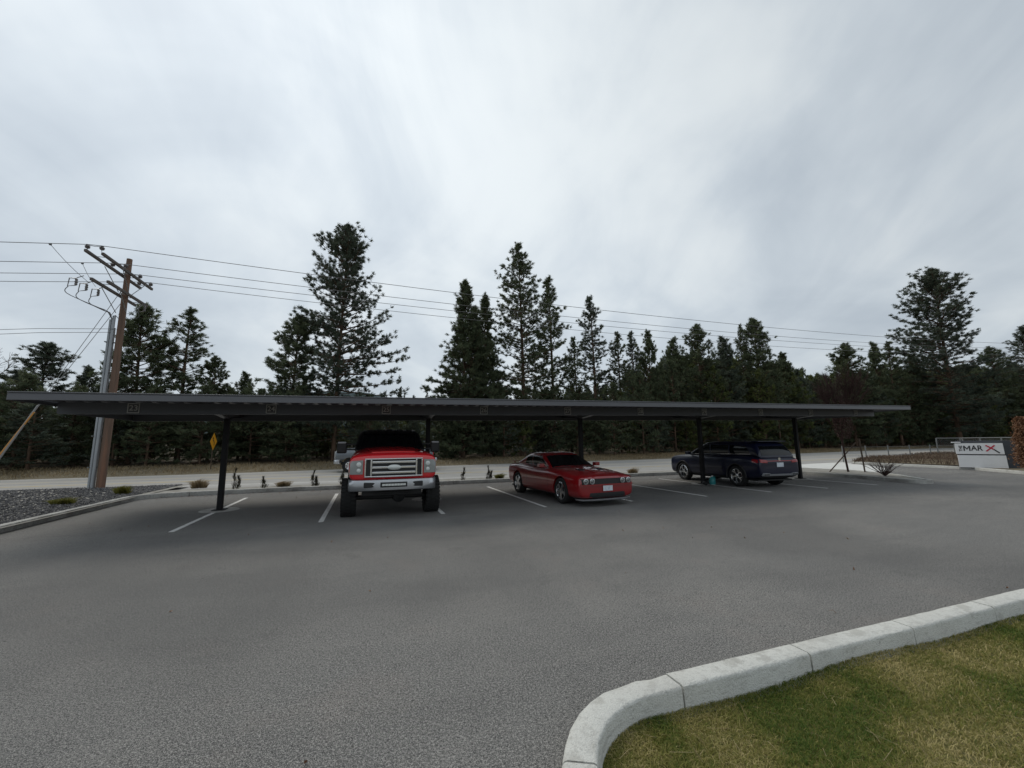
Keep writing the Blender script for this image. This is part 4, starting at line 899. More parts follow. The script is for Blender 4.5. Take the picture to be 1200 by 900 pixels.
# small litter on the asphalt
r = np.random.RandomState(6); n = 420; X = r.uniform(-3, 24, n); Y = 6.95 - np.abs(r.normal(0, .35, n)); X = np.concatenate([X, r.uniform(-3, 12, 60)]); Y = np.concatenate([Y, r.uniform(-8, 5, 60)])
tag(blades('fallen_debris', X, Y, np.full(len(X), .004), r.uniform(.015, .05, len(X)), np.full(len(X), .02), 1.3, r.rand(len(X)) * .6, M['brownleaf'], 66), 'small fallen leaves and needles along the kerb and on the asphalt', 'debris', kind='stuff')

# ------------------------------------------------------------------ vehicles (local +x = nose, +y = left side)
def loft(stations, name, m, parent, sub=2, wells=None, sharp=None):
    """stations: (x, W, zb, zs, zc[, crown])"""
    b = MB(); n = None; secs = []
    for st in stations:
        x, Wd, zb, zs, zc = st[:5]; h = zs - zb; cw = st[5] if len(st) > 5 else .55
        half = [(0, zb), (Wd * .6, zb), (Wd - .05, zb + .02), (Wd - .01, zb + .28 * h), (Wd, zb + .55 * h), (Wd - .012, zb + .82 * h), (Wd - .045, zs), (Wd * .84, zs + .55 * (zc - zs)), (Wd * cw, zs + .9 * (zc - zs)), (0, zc)]
        sec = half + [(-y, z) for y, z in half[-2:0:-1]]; secs.append([(x, y, z) for y, z in sec]); n = len(sec)
    vs = [q for s_ in secs for q in s_]
    fs = [(i * n + k, i * n + (k + 1) % n, (i + 1) * n + (k + 1) % n, (i + 1) * n + k) for i in range(len(secs) - 1) for k in range(n)]
    fs += [tuple(range(n))[::-1], tuple((len(secs) - 1) * n + k for k in range(n))]
    b.add(vs, fs); o = b.build(name, m, parent, smooth=0, subsurf=sub)
    o.data.shade_smooth()
    if wells:
        cb = MB()
        for (x, z, r_, y0, y1) in wells: cb.lathe([(0, y0), (r_, y0), (r_, y1), (0, y1)], 'y', (x, 0, z), 40)
        me = bpy.data.meshes.new('cut'); me.from_pydata(cb.v, [], cb.f); bm = bmesh.new(); bm.from_mesh(me); bmesh.ops.remove_doubles(bm, verts=bm.verts, dist=1e-5); bmesh.ops.recalc_face_normals(bm, faces=bm.faces); bm.to_mesh(me); bm.free()
        c = bpy.data.objects.new('cut', me); COL.objects.link(c)
        if parent is not None: c.parent = parent
        mo = o.modifiers.new('wells', 'BOOLEAN'); mo.operation = 'DIFFERENCE'; mo.object = c; mo.solver = 'EXACT'
        bake(o); bpy.data.objects.remove(c); o.data.set_sharp_from_angle(angle=R(38))
    return o
def bake(o):
    bpy.context.view_layer.update(); dg = bpy.context.evaluated_depsgraph_get()
    me = bpy.data.meshes.new_from_object(o.evaluated_get(dg)); me.name = o.name; o.modifiers.clear(); o.data = me
    me.shade_smooth(); me.set_sharp_from_angle(angle=R(38))
class Surf:
    """ray-cast helper: puts trim, glass and lamps exactly on a vehicle's own skin"""
    def __init__(s, objs):
        bpy.context.view_layer.update(); dg = bpy.context.evaluated_depsgraph_get(); vs = []; fs = []
        for o in objs:
            me = bpy.data.meshes.new_from_object(o.evaluated_get(dg)); n = len(vs); vs += [v_.co.copy() for v_ in me.vertices]; fs += [tuple(i + n for i in p.vertices) for p in me.polygons]
        s.b = BVHTree.FromPolygons(vs, fs)
    def hit(s, ax, a, c):
        D = {'x+': ((9, a, c), (-1, 0, 0)), 'x-': ((-9, a, c), (1, 0, 0)), 'y+': ((a, 9, c), (0, -1, 0)), 'y-': ((a, -9, c), (0, 1, 0)), 'z-': ((a, c, 9), (0, 0, -1))}[ax]
        h = s.b.ray_cast(Vector(D[0]), Vector(D[1])); return h[0], -Vector(D[1])
    def patch(s, name, m, parent, ax, q, off=.006, th=.01, nu=8, nv=5, bevel=0, smooth=30):
        """q: four corners (a,c); thin shell hugging the skin"""
        q = [Vector(k) for k in q]; top = []; dirn = None; last = None
        for j in range(nv + 1):
            for i in range(nu + 1):
                u, v_ = i / nu, j / nv; p = (q[0] * (1 - u) + q[1] * u) * (1 - v_) + (q[3] * (1 - u) + q[2] * u) * v_
                h, dirn = s.hit(ax, p.x, p.y)
                if h is None: h = last.copy() if last is not None else None
                if h is None:
                    for e_ in (.97, .9, .8):
                        h, _ = s.hit(ax, p.x * e_, p.y * e_)
                        if h: break
                    if h is None: h = Vector((0, 0, 0))
                else: last = h
                hh = {'x': Vector((h.x, p.x, p.y)), 'y': Vector((p.x, h.y, p.y)), 'z': Vector((p.x, p.y, h.z))}[ax[0]]
                top.append(hh + dirn * off)
        w = nu + 1; n = len(top); vs = top + [t_ - dirn * th for t_ in top]
        fs = [(j * w + i, j * w + i + 1, (j + 1) * w + i + 1, (j + 1) * w + i) for j in range(nv) for i in range(nu)]
        fs += [tuple(k + n for k in f[::-1]) for f in fs]
        rim = [i for i in range(w)] + [j * w + nu for j in range(1, nv + 1)] + [nv * w + i for i in range(nu - 1, -1, -1)] + [j * w for j in range(nv - 1, 0, -1)]
        fs += [(rim[k], rim[(k + 1) % len(rim)], rim[(k + 1) % len(rim)] + n, rim[k] + n) for k in range(len(rim))]
        b = MB(); b.add(vs, fs); return b.build(name, m, parent, smooth=smooth)
def wheel(parent, x, y, rad, wid, rimr, style, side, spokes=5, mrim='chrome', rz=0, tread=False):
    b = MB(); h = wid / 2
    prof = [(rimr, -h * .82), (rimr + .02, -h * .95), (rad * .86, -h), (rad * .96, -h * .9), (rad, -h * .72), (rad, h * .72), (rad * .96, h * .9), (rad * .86, h), (rimr + .02, h * .95), (rimr, h * .82)]
    b.lathe(prof, 'y', (0, 0, 0), 44, closed=True)
    if tread:
        for k in range(30):
            a = 2 * math.pi * k / 30; mt = Matrix.Rotation(a, 4, 'Y')
            for (y0, y1, da) in ((-h * 1.02, -h * .35, 0), (-h * .28, h * .28, .1), (h * .35, h * 1.02, 0)):
                b.box(rad - .02, rad + .012, y0, y1, -.028, .028, Matrix.Rotation(a + da, 4, 'Y'))
    w = b.build('wheel', M['tyre'], parent, smooth=35); w.location = (x, y, rad); w.rotation_euler = (0, 0, rz)
    s = side; b = MB()     # rim: barrel, hub, spokes; outer face towards s*y
    b.lathe([(rimr, -h * .8), (rimr + .004, h * .80 * 1), (rimr - .018, h * .86), (rimr - .03, h * .7), (rimr - .035, -h * .8)], 'y', (0, 0, 0), 40) if s > 0 else b.lathe([(rimr, h * .8), (rimr + .004, -h * .80), (rimr - .018, -h * .86), (rimr - .03, -h * .7), (rimr - .035, h * .8)], 'y', (0, 0, 0), 40)
    f = s * h
    b.lathe([(0, f * .74), (.045, f * .74), (.075, f * .66), (.08, f * .3)], 'y', (0, 0, 0), 20)
    for k in range(spokes):
        a = 2 * math.pi * k / spokes + .3; mt = Matrix.Rotation(a, 4, 'Y')
        def sp(r0, w0, d0, r1, w1, d1, th, skew=0):
            vs = []
            for (r_, w_, d_, z_) in ((r0, w0, d0, 0), (r1, w1, d1, skew)):
                vs += [(r_, f * d_, z_ - w_), (r_, f * d_, z_ + w_), (r_, f * d_ - s * th, z_ + w_), (r_, f * d_ - s * th, z_ - w_)]
            b.add([mt @ Vector(q) for q in vs], [(0, 1, 2, 3), (7, 6, 5, 4), (0, 4, 5, 1), (1, 5, 6, 2), (2, 6, 7, 3), (3, 7, 4, 0)])
        if style == 'fat': sp(.04, .035, .72, rimr - .02, .055, .84, .04)
        elif style == 'twist': sp(.05, .026, .70, rimr * .62, .020, .80, .035, .03); sp(rimr * .60, .02, .80, rimr - .02, .03, .86, .03, .09); sp(rimr * .60, .018, .80, rimr - .02, .012, .86, .03, -.055)
        else: sp(.05, .03, .70, rimr - .02, .036, .84, .04)
    b.build('rim', M[mrim], w, smooth=35)
    b = MB(); b.lathe([(0, f * .15), (rimr - .04, f * .15)], 'y', (0, 0, 0), 30); b.lathe([(.05, f * .18), (.15, f * .18), (.15, f * .25), (.05, f * .25)], 'y', (0, 0, 0), 24, closed=True); b.build('brake_disc', M['rimdark'], w, smooth=35)
    return w
def lights(name, m, parent, pts, r_, depth, axis='x', n=20):
    for (x, y, z) in pts:
        b = MB(); b.lathe([(0, depth), (r_ * .6, depth * .85), (r_ * .95, depth * .3), (r_, 0), (r_, -.03)], axis, (x, y, z), n); b.build(name, m, parent, smooth=50)

def pickup(name, loc, rz, label, paint, cabpaint, bumpm, lift=.0, tyre=(.445, .33), track=.985, front_detail=True, mrim='rimdark'):
    t = empty(name, loc, rz); tag(t, label, 'pickup truck'); fx, rx = 1.98, -1.98; L_ = lift
    z = lambda v_: v_ + L_
    wells = [(fx, tyre[0] + .0, tyre[0] + .10, -1.3, 1.3), (rx, tyre[0], tyre[0] + .10, -1.3, 1.3)]
    body = loft([(2.80, .955, z(.80), z(1.21), z(1.25)), (2.79, .99, z(.74), z(1.27), z(1.32)), (2.62, 1.01, z(.70), z(1.30), z(1.40)), (2.0, 1.01, z(.70), z(1.32), z(1.45)), (1.3, .99, z(.62), z(1.35), z(1.50)), (1.05, .985, z(.58), z(1.37), z(1.51)),
                 (.2, .985, z(.58), z(1.38), z(1.42)), (-1.05, .985, z(.58), z(1.38), z(1.42)), (-1.12, .98, z(.60), z(1.36), z(1.40)), (-1.2, .985, z(.62), z(1.38), z(1.385)), (-3.0, .985, z(.66), z(1.38), z(1.385)), (-3.12, .96, z(.68), z(1.35), z(1.36))], 'body', paint, t, wells=wells)
    cab = loft([(1.22, .93, z(1.34), z(1.40), z(1.44), .6), (1.02, .94, z(1.34), z(1.52), z(1.56), .7), (.46, .87, z(1.34), z(1.90), z(1.97), .8), (.30, .855, z(1.34), z(1.93), z(2.01), .8), (-.9, .855, z(1.34), z(1.93), z(2.01), .8), (-1.02, .86, z(1.34), z(1.86), z(1.94), .7), (-1.14, .92, z(1.34), z(1.45), z(1.48), .6)], 'cab', cabpaint, t)
    S = Surf([body, cab]); Sc = Surf([cab])
    Sc.patch('windshield', M['glass'], t, 'x+', [(-.86, z(1.52)), (.86, z(1.52)), (.74, z(1.885)), (-.74, z(1.885))], .006, .02, 12, 6)
    Sc.patch('rear_window', M['glass'], t, 'x-', [(-.65, z(1.50)), (.65, z(1.50)), (.58, z(1.84)), (-.58, z(1.84))], .006, .02)
    for s, ax in ((1, 'y+'), (-1, 'y-')):
        Sc.patch('side_window', M['glass'], t, ax, [(.93, z(1.44)), (.02, z(1.44)), (.02, z(1.85)), (.50, z(1.85))], .004, .02)
        Sc.patch('side_window', M['glass'], t, ax, [(-.05, z(1.44)), (-.93, z(1.44)), (-.88, z(1.85)), (-.05, z(1.85))], .004, .02)
        for dx in (.03, .95, -.98): S.patch('door_seam', M['plastic'], t, ax, [(dx, z(.70)), (dx + .012, z(.70)), (dx + .012, z(1.36)), (dx, z(1.36))], .0015, .01, 1, 8)
        for dx in (.14, -.78): S.patch('door_handle', M['chrome'], t, ax, [(dx, z(1.18)), (dx + .18, z(1.18)), (dx + .18, z(1.22)), (dx, z(1.22))], .03, .02, 3, 2)
        # towing mirror: arm + tall head
        b = MB(); b.box(.80, .86, s * .88, s * 1.14, z(1.42), z(1.46)); b.box(.80, .86, s * .88, s * 1.14, z(1.56), z(1.60)); mr_ = b.build('mirror', M['plastic'], t, bevel=.01)
        b = MB(); b.box(.72, .88, min(s * 1.13, s * 1.38), max(s * 1.13, s * 1.38), z(1.34), z(1.64)); b.build('mirror_head', M['plastic'], mr_, bevel=.04, seg=3)
        b = MB(); b.box(.74, .892, min(s * 1.15, s * 1.36), max(s * 1.15, s * 1.36), z(1.60), z(1.655)); b.build('mirror_cap', M['silver'], mr_, bevel=.02)
        wheel(t, fx, s * track, *tyre, .235, 'fat', s, 8, mrim, tread=True); wheel(t, rx, s * track, *tyre, .235, 'fat', s, 8, mrim, tread=True)
        S.patch('tail_lamp', M['tail'], t, 'x-', [(s * .80, z(.95)), (s * .94, z(.95)), (s * .94, z(1.32)), (s * .80, z(1.32))], .012, .02)
    # hood bulge edges
    S.patch('hood_crease', paint, t, 'z-', [(2.55, -.50), (1.25, -.62), (1.25, .62), (2.55, .50)], .018, .02, 10, 8)
    b = MB(); b.box(-1.15, -3.02, -.80, .80, z(1.386), z(1.392)); b.build('bed_cover', M['plastic'], t, bevel=.003)
    # grille, lamps, bumper
    fxp = 2.82
    g_ = S.patch('grille', M['plastic'], t, 'x+', [(-.64, z(.83)), (.64, z(.83)), (.64, z(1.25)), (-.64, z(1.25))], .012, .03, 10, 4)
    b = MB()
    def rim_box(y0, y1, z0, z1, w, x0, x1):
        b.box(x0, x1, y0, y1, z1 - w, z1); b.box(x0, x1, y0, y1, z0, z0 + w); b.box(x0, x1, y0, y0 + w, z0 + w, z1 - w); b.box(x0, x1, y1 - w, y1, z0 + w, z1 - w)
    rim_box(-.655, .655, z(.825), z(1.255), .032, fxp - .03, fxp + .045)
    for yy in (-.53, .49): b.box(fxp - .03, fxp + .04, yy, yy + .04, z(.855), z(1.225))
    for zz2 in (.925, 1.045, 1.165): b.box(fxp - .03, fxp + .05, -.49, .49, z(zz2) - .028, z(zz2) + .028)
    b.build('grille_frame', M['chrome'], t, bevel=.012)
    b = MB(); b.lathe([(0, .022), (.9, .018), (1, 0), (1, -.02)], 'x', (0, 0, 0), 32); bd = b.build('badge', M['lamp'] if front_detail else M['chrome'], t, smooth=50); bd.location = (fxp + .055, 0, z(1.045)); bd.scale = (1, .155, .062)
    for s in (1, -1):
        q = [(s * .69, z(.90)), (s * .975, z(.90)), (s * .97, z(1.20)), (s * .69, z(1.22))]
        hl = S.patch('headlight', M['lampglass'], t, 'x+', q, .020, .03, 6, 4)
        lights('reflector', M['lamp'], hl, [(2.82, s * .78, z(1.12)), (2.80, s * .89, z(1.10))], .055, .012); lights('reflector', M['lamp'], hl, [(2.825, s * .78, z(.985))], .045, .012)
        b = MB(); b.box(2.77, 2.80, min(s * .90, s * .955), max(s * .90, s * .955), z(.92), z(1.03)); b.build('turn_signal', M['amber'] if not front_detail else M['lamp'], hl, bevel=.008)
    # bumper: shallow wrap-round bar
    b = MB(); pr = [(-1.0, 2.55), (-.97, 2.78), (-.80, 2.88), (-.4, 2.92), (0, 2.93), (.4, 2.92), (.8, 2.88), (.97, 2.78), (1.0, 2.55)]; zs_ = [z(.515), z(.54), z(.65), z(.765), z(.78)]; xo = [-.06, 0, .012, 0, -.05]
    vs = [(x + dx, y, zz2) for zz2, dx in zip(zs_, xo) for (y, x) in pr]; n = len(pr)
    b.add(vs, [(j * n + i, j * n + i + 1, (j + 1) * n + i + 1, (j + 1) * n + i) for j in range(4) for i in range(n - 1)]); bb = b.build('front_bumper', bumpm, t, smooth=60); so = bb.modifiers.new('thick', 'SOLIDIFY'); so.thickness = .02; so.offset = -1
    b = MB(); b.box(2.90, 2.945, -.30, .30, z(.60), z(.715)); op = b.build('bumper_opening', M['plastic'], bb, bevel=.01)
    if front_detail:
        b = MB(); b.box(2.935, 2.962, -.27, .27, z(.625), z(.69)); lb = b.build('light_bar', M['plastic'], t, bevel=.006)
        b = MB(); [b.box(2.95, 2.967, -.26 + .066 * i, -.20 + .066 * i, z(.635), z(.68)) for i in range(8)]; b.build('led_cell', M['amber'] if False else M['lamp'], lb)
    for s in (1, -1): b = MB(); b.box(2.86, 2.925, min(s * .40, s * .66), max(s * .40, s * .66), z(.60), z(.72)); b.build('tow_hook_slot', M['plastic'], bb, bevel=.02)
    b = MB(); b.box(-2.9, 2.5, -.42, -.32, z(.46), z(.60)); b.box(-2.9, 2.5, .32, .42, z(.46), z(.60)); b.tube([(fx, -.85, .42), (fx, .85, .42)], .06, 10); b.tube([(rx, -.85, .42), (rx, .85, .42)], .06, 10); b.lathe([(0, -.18), (.14, -.12), (.16, 0), (.14, .12), (0, .18)], 'x', (fx, .18, .42), 14); b.box(.6, 2.4, -.70, .70, z(.36), z(.60)); b.box(-1.9, .5, -.60, .60, z(.44), z(.58)); b.tube([(2.5, -.4, z(.44)), (2.5, .4, z(.44))], .03, 8)  # rails and axles, plus broad low boxes added to deepen the dark underneath
    b.build('chassis_shade_fill', M['plastic'], t, bevel=.01)
    b = MB(); b.box(-3.16, -3.30, -.95, .95, z(.60), z(.78)); b.build('rear_bumper', bumpm, t, bevel=.03)
    if front_detail:
        for y in (-.55, -.28, 0, .28, .55):
            b = MB(); b.box(.26, .36, y - .07, y + .07, z(1.985 - abs(y) * .05), z(2.02 - abs(y) * .05)); b.build('roof_marker_lamp', M['plastic'], t, bevel=.012)
        S.patch('sun_visor', M['black_gloss'], t, 'x+', [(-.72, z(1.87)), (.72, z(1.87)), (.70, z(1.935)), (-.70, z(1.935))], .05, .03, 10, 3)
        for s in (1, -1): b = MB(); b.tube(smoothline([(1.02, s * .15, z(1.52)), (.95, s * .45, z(1.57)), (.93, s * .62, z(1.585))], 3), .008, 5); b.build('wiper', M['plastic'], t)
    return t
pickup('pickup_truck', (4.27, 2.62, 0), R(-90), 'lifted red pickup truck facing the viewer with chrome grille and big towing mirrors', M['red'], M['black_gloss'], M['bumper'], lift=.13)
pickup('pickup_truck', (4.75, 17.7, .012), R(178.5), 'silver-grey pickup truck driving left on the road, mostly hidden behind the red pickup', M['grey_paint'], M['grey_paint'], M['bumper'], lift=0, tyre=(.40, .27), track=.87, front_detail=False, mrim='chrome')

def coupe():
    cx_, cy_ = 9.70, 1.98; t = empty('red_coupe', (cx_, cy_, 0), R(-85.9)); tag(t, 'deep red muscle coupe with black grille and round headlights parked facing the viewer', 'coupe'); P = M['darkred']; ty = (.355, .25); fx, rx = 1.473, -1.473
    wells = [(fx, .355, .405, -1.2, 1.2), (rx, .36, .405, -1.2, 1.2)]
    body = loft([(2.41, .82, .27, .70, .735), (2.39, .87, .22, .745, .785), (2.25, .92, .19, .785, .83), (1.9, .935, .18, .80, .89), (1.47, .955, .18, .84, .945), (.95, .95, .18, .87, .985), (.62, .945, .18, .885, 1.0), (.2, .94, .18, .89, .96), (-.6, .94, .18, .90, .97), (-1.1, .955, .18, .93, .99), (-1.5, .965, .19, .955, 1.02), (-2.1, .93, .24, .94, 1.03), (-2.42, .88, .32, .90, 1.01), (-2.50, .82, .42, .86, .92)], 'body', P, t, wells=wells)
    cab = loft([(.80, .78, .88, .93, .96, .6), (.55, .80, .88, 1.02, 1.07, .6), (-.02, .71, .88, 1.28, 1.35, .7), (-.22, .70, .88, 1.32, 1.41, .72), (-.9, .69, .88, 1.32, 1.42, .72), (-1.25, .69, .88, 1.26, 1.36, .7), (-1.75, .72, .90, 1.06, 1.14, .62), (-2.05, .74, .92, .98, 1.01, .6)], 'roof', P, t)
    S = Surf([body, cab]); Sc = Surf([cab]); Sb = Surf([body])
    Sc.patch('windshield', M['glass'], t, 'z-', [(.70, -.74), (.70, .74), (.06, .60), (.06, -.60)], .006, .02, 12, 8)
    Sc.patch('rear_window', M['glass'], t, 'z-', [(-1.30, -.56), (-1.30, .56), (-1.86, .62), (-1.86, -.62)], .006, .02, 10, 6)
    for s, ax in ((1, 'y+'), (-1, 'y-')):
        Sc.patch('side_window', M['glass'], t, ax, [(.50, .955), (-.72, .965), (-.72, 1.27), (-.08, 1.27)], .004, .02)
        Sc.patch('quarter_window', M['glass'], t, ax, [(-.76, .965), (-1.30, 1.01), (-1.14, 1.23), (-.76, 1.27)], .004, .02)
        Sc.patch('window_trim', M['chrome'], t, ax, [(-.08, 1.275), (-1.14, 1.245), (-1.14, 1.262), (-.08, 1.292)], .004, .01, 8, 1)
        for dx in (.72, -.72): S.patch('door_seam', M['plastic'], t, ax, [(dx, .30), (dx + .01, .30), (dx + .01, .88), (dx, .88)], .001, .01, 1, 8)
        S.patch('door_handle', P, t, ax, [(-.42, .78), (-.60, .78), (-.60, .81), (-.42, .81)], .02, .02, 3, 1)
        b = MB(); b.box(.38, .56, min(s * .93, s * 1.10), max(s * .93, s * 1.10), .96, 1.07); b.box(.42, .48, min(s * .80, s * .95), max(s * .80, s * .95), .94, .98); b.build('mirror', P, t, bevel=.035, seg=3)
        for xx in (fx, rx): wheel(t, xx, s * (.955 - .125 - .005), *ty, .245, 'fat', s, 5, 'chrome')
        Sb.patch('side_skirt', M['plastic'], t, ax, [(1.02, .185), (-1.02, .185), (-1.02, .215), (1.02, .215)], .004, .02, 6, 1)
        # round lamps in the black grille band
        for yy in (.50, .70):
            hx = Sb.hit('x+', s * yy, .665)[0].x
            b = MB(); b.lathe([(.078, -.03), (.078, .028), (.064, .030), (.060, .012)], 'x', (hx + .006, s * yy, .665), 24); hl = b.build('headlight', M['chrome'], t, smooth=50)
            b = MB(); b.lathe([(0, .026), (.04, .022), (.062, .012), (.062, -.03)], 'x', (hx + .006, s * yy, .665), 24); b.build('lens', M['lampbowl'], hl, smooth=50)
        b = MB(); b.lathe([(0, .015), (.035, .01), (.042, -.03)], 'x', (2.365, s * .66, .335), 16); b.build('fog_lamp', M['lamp'], t, smooth=50)
    Sb.patch('grille', M['plastic'], t, 'x+', [(-.80, .585), (.80, .585), (.82, .735), (-.82, .735)], .012, .05, 20, 4)
    b = MB(); b.box(2.39, 2.405, -.40, .40, .595, .610); b.box(2.40, 2.41, -.40, .40, .605, .611); b.build('grille_trim', M['chrome'], t)
    Sb.patch('hood_lip', P, t, 'x+', [(-.84, .735), (.84, .735), (.80, .785), (-.80, .785)], .045, .09, 20, 2)
    Sb.patch('bumper_ridge', P, t, 'x+', [(-.84, .545), (.84, .545), (.84, .585), (-.84, .585)], .035, .06, 20, 2)
    Sb.patch('lower_intake', M['plastic'], t, 'x+', [(-.60, .23), (.60, .23), (.56, .36), (-.56, .36)], .008, .03, 10, 3)
    b = MB(); pr = [(-.86, 2.16), (-.78, 2.36), (-.5, 2.46), (0, 2.49), (.5, 2.46), (.78, 2.36), (.86, 2.16)]; vs = [(x - dx, y, z_) for z_, dx in ((.16, 0), (.19, -.01), (.20, .08)) for (y, x) in pr]; n = 7
    b.add(vs, [(j * n + i, j * n + i + 1, (j + 1) * n + i + 1, (j + 1) * n + i) for j in range(2) for i in range(n - 1)]); so = b.build('chin_spoiler', M['silver'], t, smooth=60).modifiers.new('t', 'SOLIDIFY'); so.thickness = .012
    b = MB(); b.box(2.425, 2.437, -.155, .155, .40, .56); b.build('licence_plate', M['numberplate'], t, bevel=.004)
    for s in (1, -1): Sb.patch('hood_scoop', M['plastic'], t, 'z-', [(1.72, s * .24), (1.50, s * .20), (1.50, s * .44), (1.72, s * .42)], .012, .02, 4, 4)
    Sb.patch('hood_bulge', P, t, 'z-', [(2.1, -.16), (.9, -.20), (.9, .20), (2.1, .16)], .014, .02, 8, 4)
    S.patch('cowl', M['plastic'], t, 'z-', [(.84, -.70), (.76, -.72), (.76, .72), (.84, .70)], .008, .01, 3, 10)
    S.patch('tail_lamp', M['tail'], t, 'x-', [(-.76, .72), (.76, .72), (.76, .86), (-.76, .86)], .01, .03, 14, 3)
    b = MB(); b.box(-2.42, -2.30, -.72, .72, 1.035, 1.05); b.box(-2.36, -2.32, -.66, -.62, .99, 1.037); b.box(-2.36, -2.32, .62, .66, .99, 1.037); b.build('rear_spoiler', P, t, bevel=.006)
    b = MB(); b.box(-2.3, 2.2, -.78, .78, .17, .24); b.build('underbody', M['plastic'], t, bevel=.02)
    for s in (1, -1): b = MB(); b.tube([(-2.3, s * .5, .24), (-2.52, s * .5, .24)], .045, 12); b.build('exhaust_tip', M['chrome'], t)
coupe()

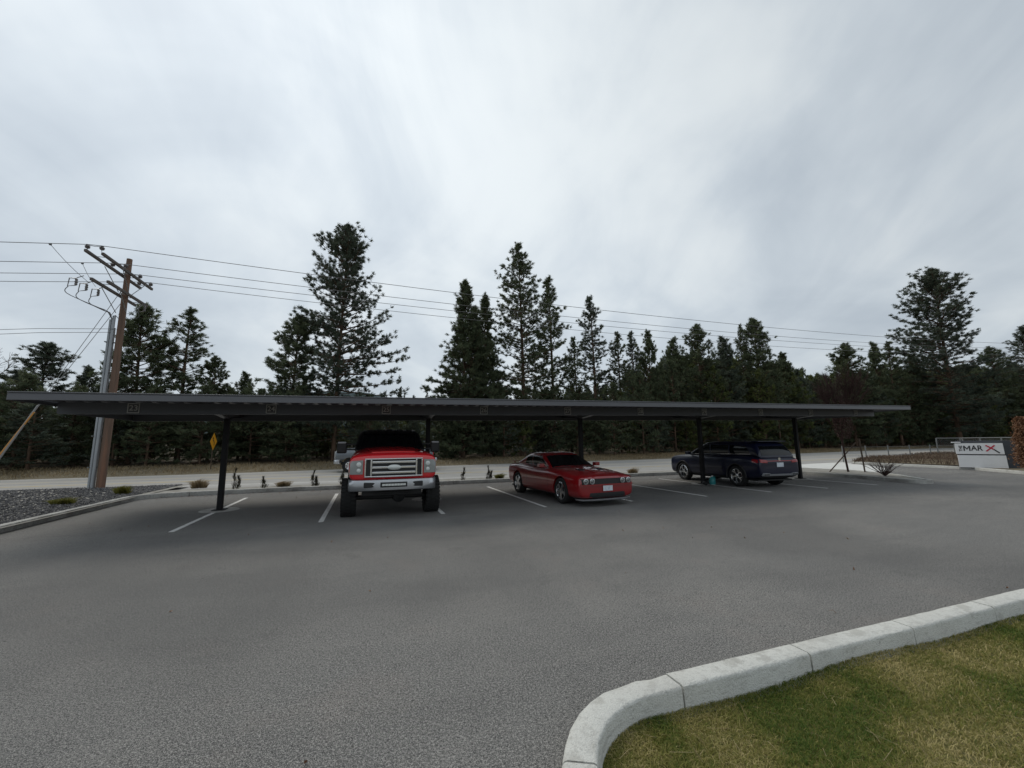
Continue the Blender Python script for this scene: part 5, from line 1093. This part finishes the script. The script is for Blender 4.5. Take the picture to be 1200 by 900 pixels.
def suv():
    cx_, cy_ = 17.98, 3.22; t = empty('blue_suv', (cx_, cy_, 0), R(86.6)); tag(t, 'dark blue family car with roof rails seen from behind, nose towards the road', 'suv'); P = M['navy']; ty = (.385, .255); fx, rx = 1.49, -1.49
    wells = [(fx, .385, .445, -1.3, 1.3), (rx, .385, .445, -1.3, 1.3)]
    body = loft([(2.48, .80, .42, .86, .90), (2.42, .90, .30, .96, 1.02), (2.2, .955, .26, 1.02, 1.10), (1.49, .985, .25, 1.06, 1.16), (1.0, .985, .25, 1.08, 1.18), (.5, .985, .25, 1.09, 1.14), (-1.0, .985, .25, 1.10, 1.15), (-1.49, .985, .25, 1.12, 1.16), (-2.0, .97, .28, 1.12, 1.16), (-2.42, .93, .34, 1.08, 1.12), (-2.52, .90, .42, 1.02, 1.06), (-2.54, .86, .50, .95, 1.0)], 'body', P, t, wells=wells)
    cab = loft([(1.32, .84, 1.06, 1.12, 1.16, .6), (1.1, .86, 1.06, 1.22, 1.27, .6), (.38, .78, 1.06, 1.58, 1.65, .72), (.15, .77, 1.06, 1.62, 1.71, .75), (-1.2, .77, 1.06, 1.61, 1.72, .75), (-2.02, .76, 1.06, 1.57, 1.69, .76), (-2.20, .77, 1.06, 1.50, 1.62, .74), (-2.38, .81, 1.06, 1.26, 1.36, .7), (-2.49, .85, 1.04, 1.10, 1.14, .6)], 'roof', P, t)
    S = Surf([body, cab]); Sc = Surf([cab]); Sb = Surf([body])
    Sc.patch('windshield', M['glass'], t, 'z-', [(1.22, -.78), (1.22, .78), (.46, .66), (.46, -.66)], .006, .02, 12, 8)
    Sc.patch('rear_window', M['glass'], t, 'x-', [(-.70, 1.17), (.70, 1.17), (.62, 1.50), (-.62, 1.50)], .008, .02, 10, 6)
    for s, ax in ((1, 'y+'), (-1, 'y-')):
        for q in ([(1.02, 1.17), (.02, 1.18), (.02, 1.56), (.42, 1.55)], [(-.05, 1.18), (-.98, 1.19), (-.98, 1.55), (-.05, 1.56)], [(-1.06, 1.19), (-1.98, 1.24), (-1.82, 1.51), (-1.06, 1.55)]): Sc.patch('side_window', M['glass'], t, ax, q, .004, .02)
        Sc.patch('window_trim', M['chrome'], t, ax, [(1.05, 1.150), (-2.02, 1.205), (-2.02, 1.222), (1.05, 1.167)], .006, .01, 14, 1)
        for dx in (1.0, -.02, -1.02): Sb.patch('door_seam', M['plastic'], t, ax, [(dx, .36), (dx + .01, .36), (dx + .01, 1.08), (dx, 1.08)], .001, .01, 1, 8)
        for dx in (.10, -.88): Sb.patch('door_handle', P, t, ax, [(dx, .98), (dx + .2, .98), (dx + .2, 1.015), (dx, 1.015)], .028, .02, 3, 1)
        Sb.patch('side_cladding', M['plastic'], t, ax, [(1.02, .27), (-1.02, .27), (-1.02, .36), (1.02, .36)], .008, .02, 8, 2)
        Sb.patch('side_crease', P, t, ax, [(1.0, .62), (-1.0, .66), (-1.0, .69), (1.0, .65)], .014, .02, 10, 1)
        b = MB(); b.tube(smoothline([(.25, s * .70, 1.66), (.15, s * .70, 1.735), (-1.6, s * .69, 1.735), (-1.75, s * .69, 1.67)], 4), .016, 8); b.build('roof_rail', M['plastic'], t, smooth=50)
        b = MB(); b.box(.88, 1.06, min(s * .98, s * 1.17), max(s * .98, s * 1.17), 1.13, 1.27); b.box(.93, .99, min(s * .85, s * 1.0), max(s * .85, s * 1.0), 1.12, 1.17); b.build('mirror', P, t, bevel=.04, seg=3)
        for xx in (fx, rx):
            wheel(t, xx, s * (.985 - .128), *ty, .27, 'twist', s, 5, 'chrome')
            b = MB(); Pp = [(xx + .452 * math.cos(R(a)), s * .975, .385 + .452 * math.sin(R(a))) for a in range(-8, 189, 12)]; b.tube(Pp, .028, 6); b.build('arch_cladding', M['plastic'], t, smooth=50)
        # tail lamps wrap round the corner
        Sb.patch('tail_lamp', M['tail'], t, 'x-', [(s * .56, .90), (s * .90, .92), (s * .90, 1.04), (s * .56, 1.00)], .012, .03, 8, 3)
        Sb.patch('tail_lamp', M['tail'], t, ax, [(-2.22, .93), (-2.44, .90), (-2.44, 1.02), (-2.22, 1.04)], .008, .03, 5, 3)
        Sb.patch('exhaust_trim', M['bumper'], t, 'x-', [(s * .50, .44), (s * .84, .46), (s * .80, .55), (s * .50, .53)], .03, .05, 6, 2)
        b = MB(); b.box(-2.58, -2.55, min(s * .54, s * .76), max(s * .54, s * .76), .468, .512); b.build('exhaust_tip', M['plastic'], t, bevel=.008)
        Sb.patch('headlight', M['lampbowl'], t, 'x+', [(s * .50, .80), (s * .86, .82), (s * .84, .92), (s * .50, .89)], .012, .03, 6, 3)
    Sb.patch('light_strip', M['tail'], t, 'x-', [(-.55, .955), (.55, .955), (.55, .985), (-.55, .985)], .010, .02, 10, 1)
    Sb.patch('bumper_trim', M['bumper'], t, 'x-', [(-.80, .44), (.80, .44), (.82, .505), (-.82, .505)], .024, .05, 14, 2)
    Sb.patch('lower_bumper', M['plastic'], t, 'x-', [(-.82, .36), (.82, .36), (.84, .43), (-.84, .43)], .018, .04, 12, 2)
    Sb.patch('front_grille', M['plastic'], t, 'x+', [(-.46, .48), (.46, .48), (.46, .80), (-.46, .80)], .012, .03, 8, 3)
    b = MB(); b.lathe([(0, .006), (.045, .006), (.047, -.03)], 'x', (0, 0, 0), 24); b.lathe([(.052, -.03), (.052, .012), (.060, .012), (.060, -.03)], 'x', (0, 0, 0), 24); bd = b.build('badge', M['chrome'], t, smooth=40); bd.rotation_euler = (0, 0, math.pi); h, _ = Sb.hit('x-', 0, 1.035); bd.location = (h.x - .012, 0, 1.035)
    h, _ = Sb.hit('x-', 0, .83); b = MB(); b.box(h.x - .022, h.x - .010, -.155, .155, .755, .91); b.build('licence_plate', M['numberplate'], t, bevel=.004)
    b = MB(); b.box(-2.30, -1.98, -.66, .66, 1.655, 1.69); b.build('rear_spoiler', P, t, bevel=.015)
    b = MB(); b.tube([(-2.19, -.03, 1.30), (-2.33, .30, 1.24)], .010, 5); b.build('rear_wiper', M['plastic'], t)
    b = MB(); b.box(-2.3, 2.2, -.80, .80, .24, .30); b.build('underbody', M['plastic'], t, bevel=.02)
suv()
print('objects', len(bpy.data.objects))
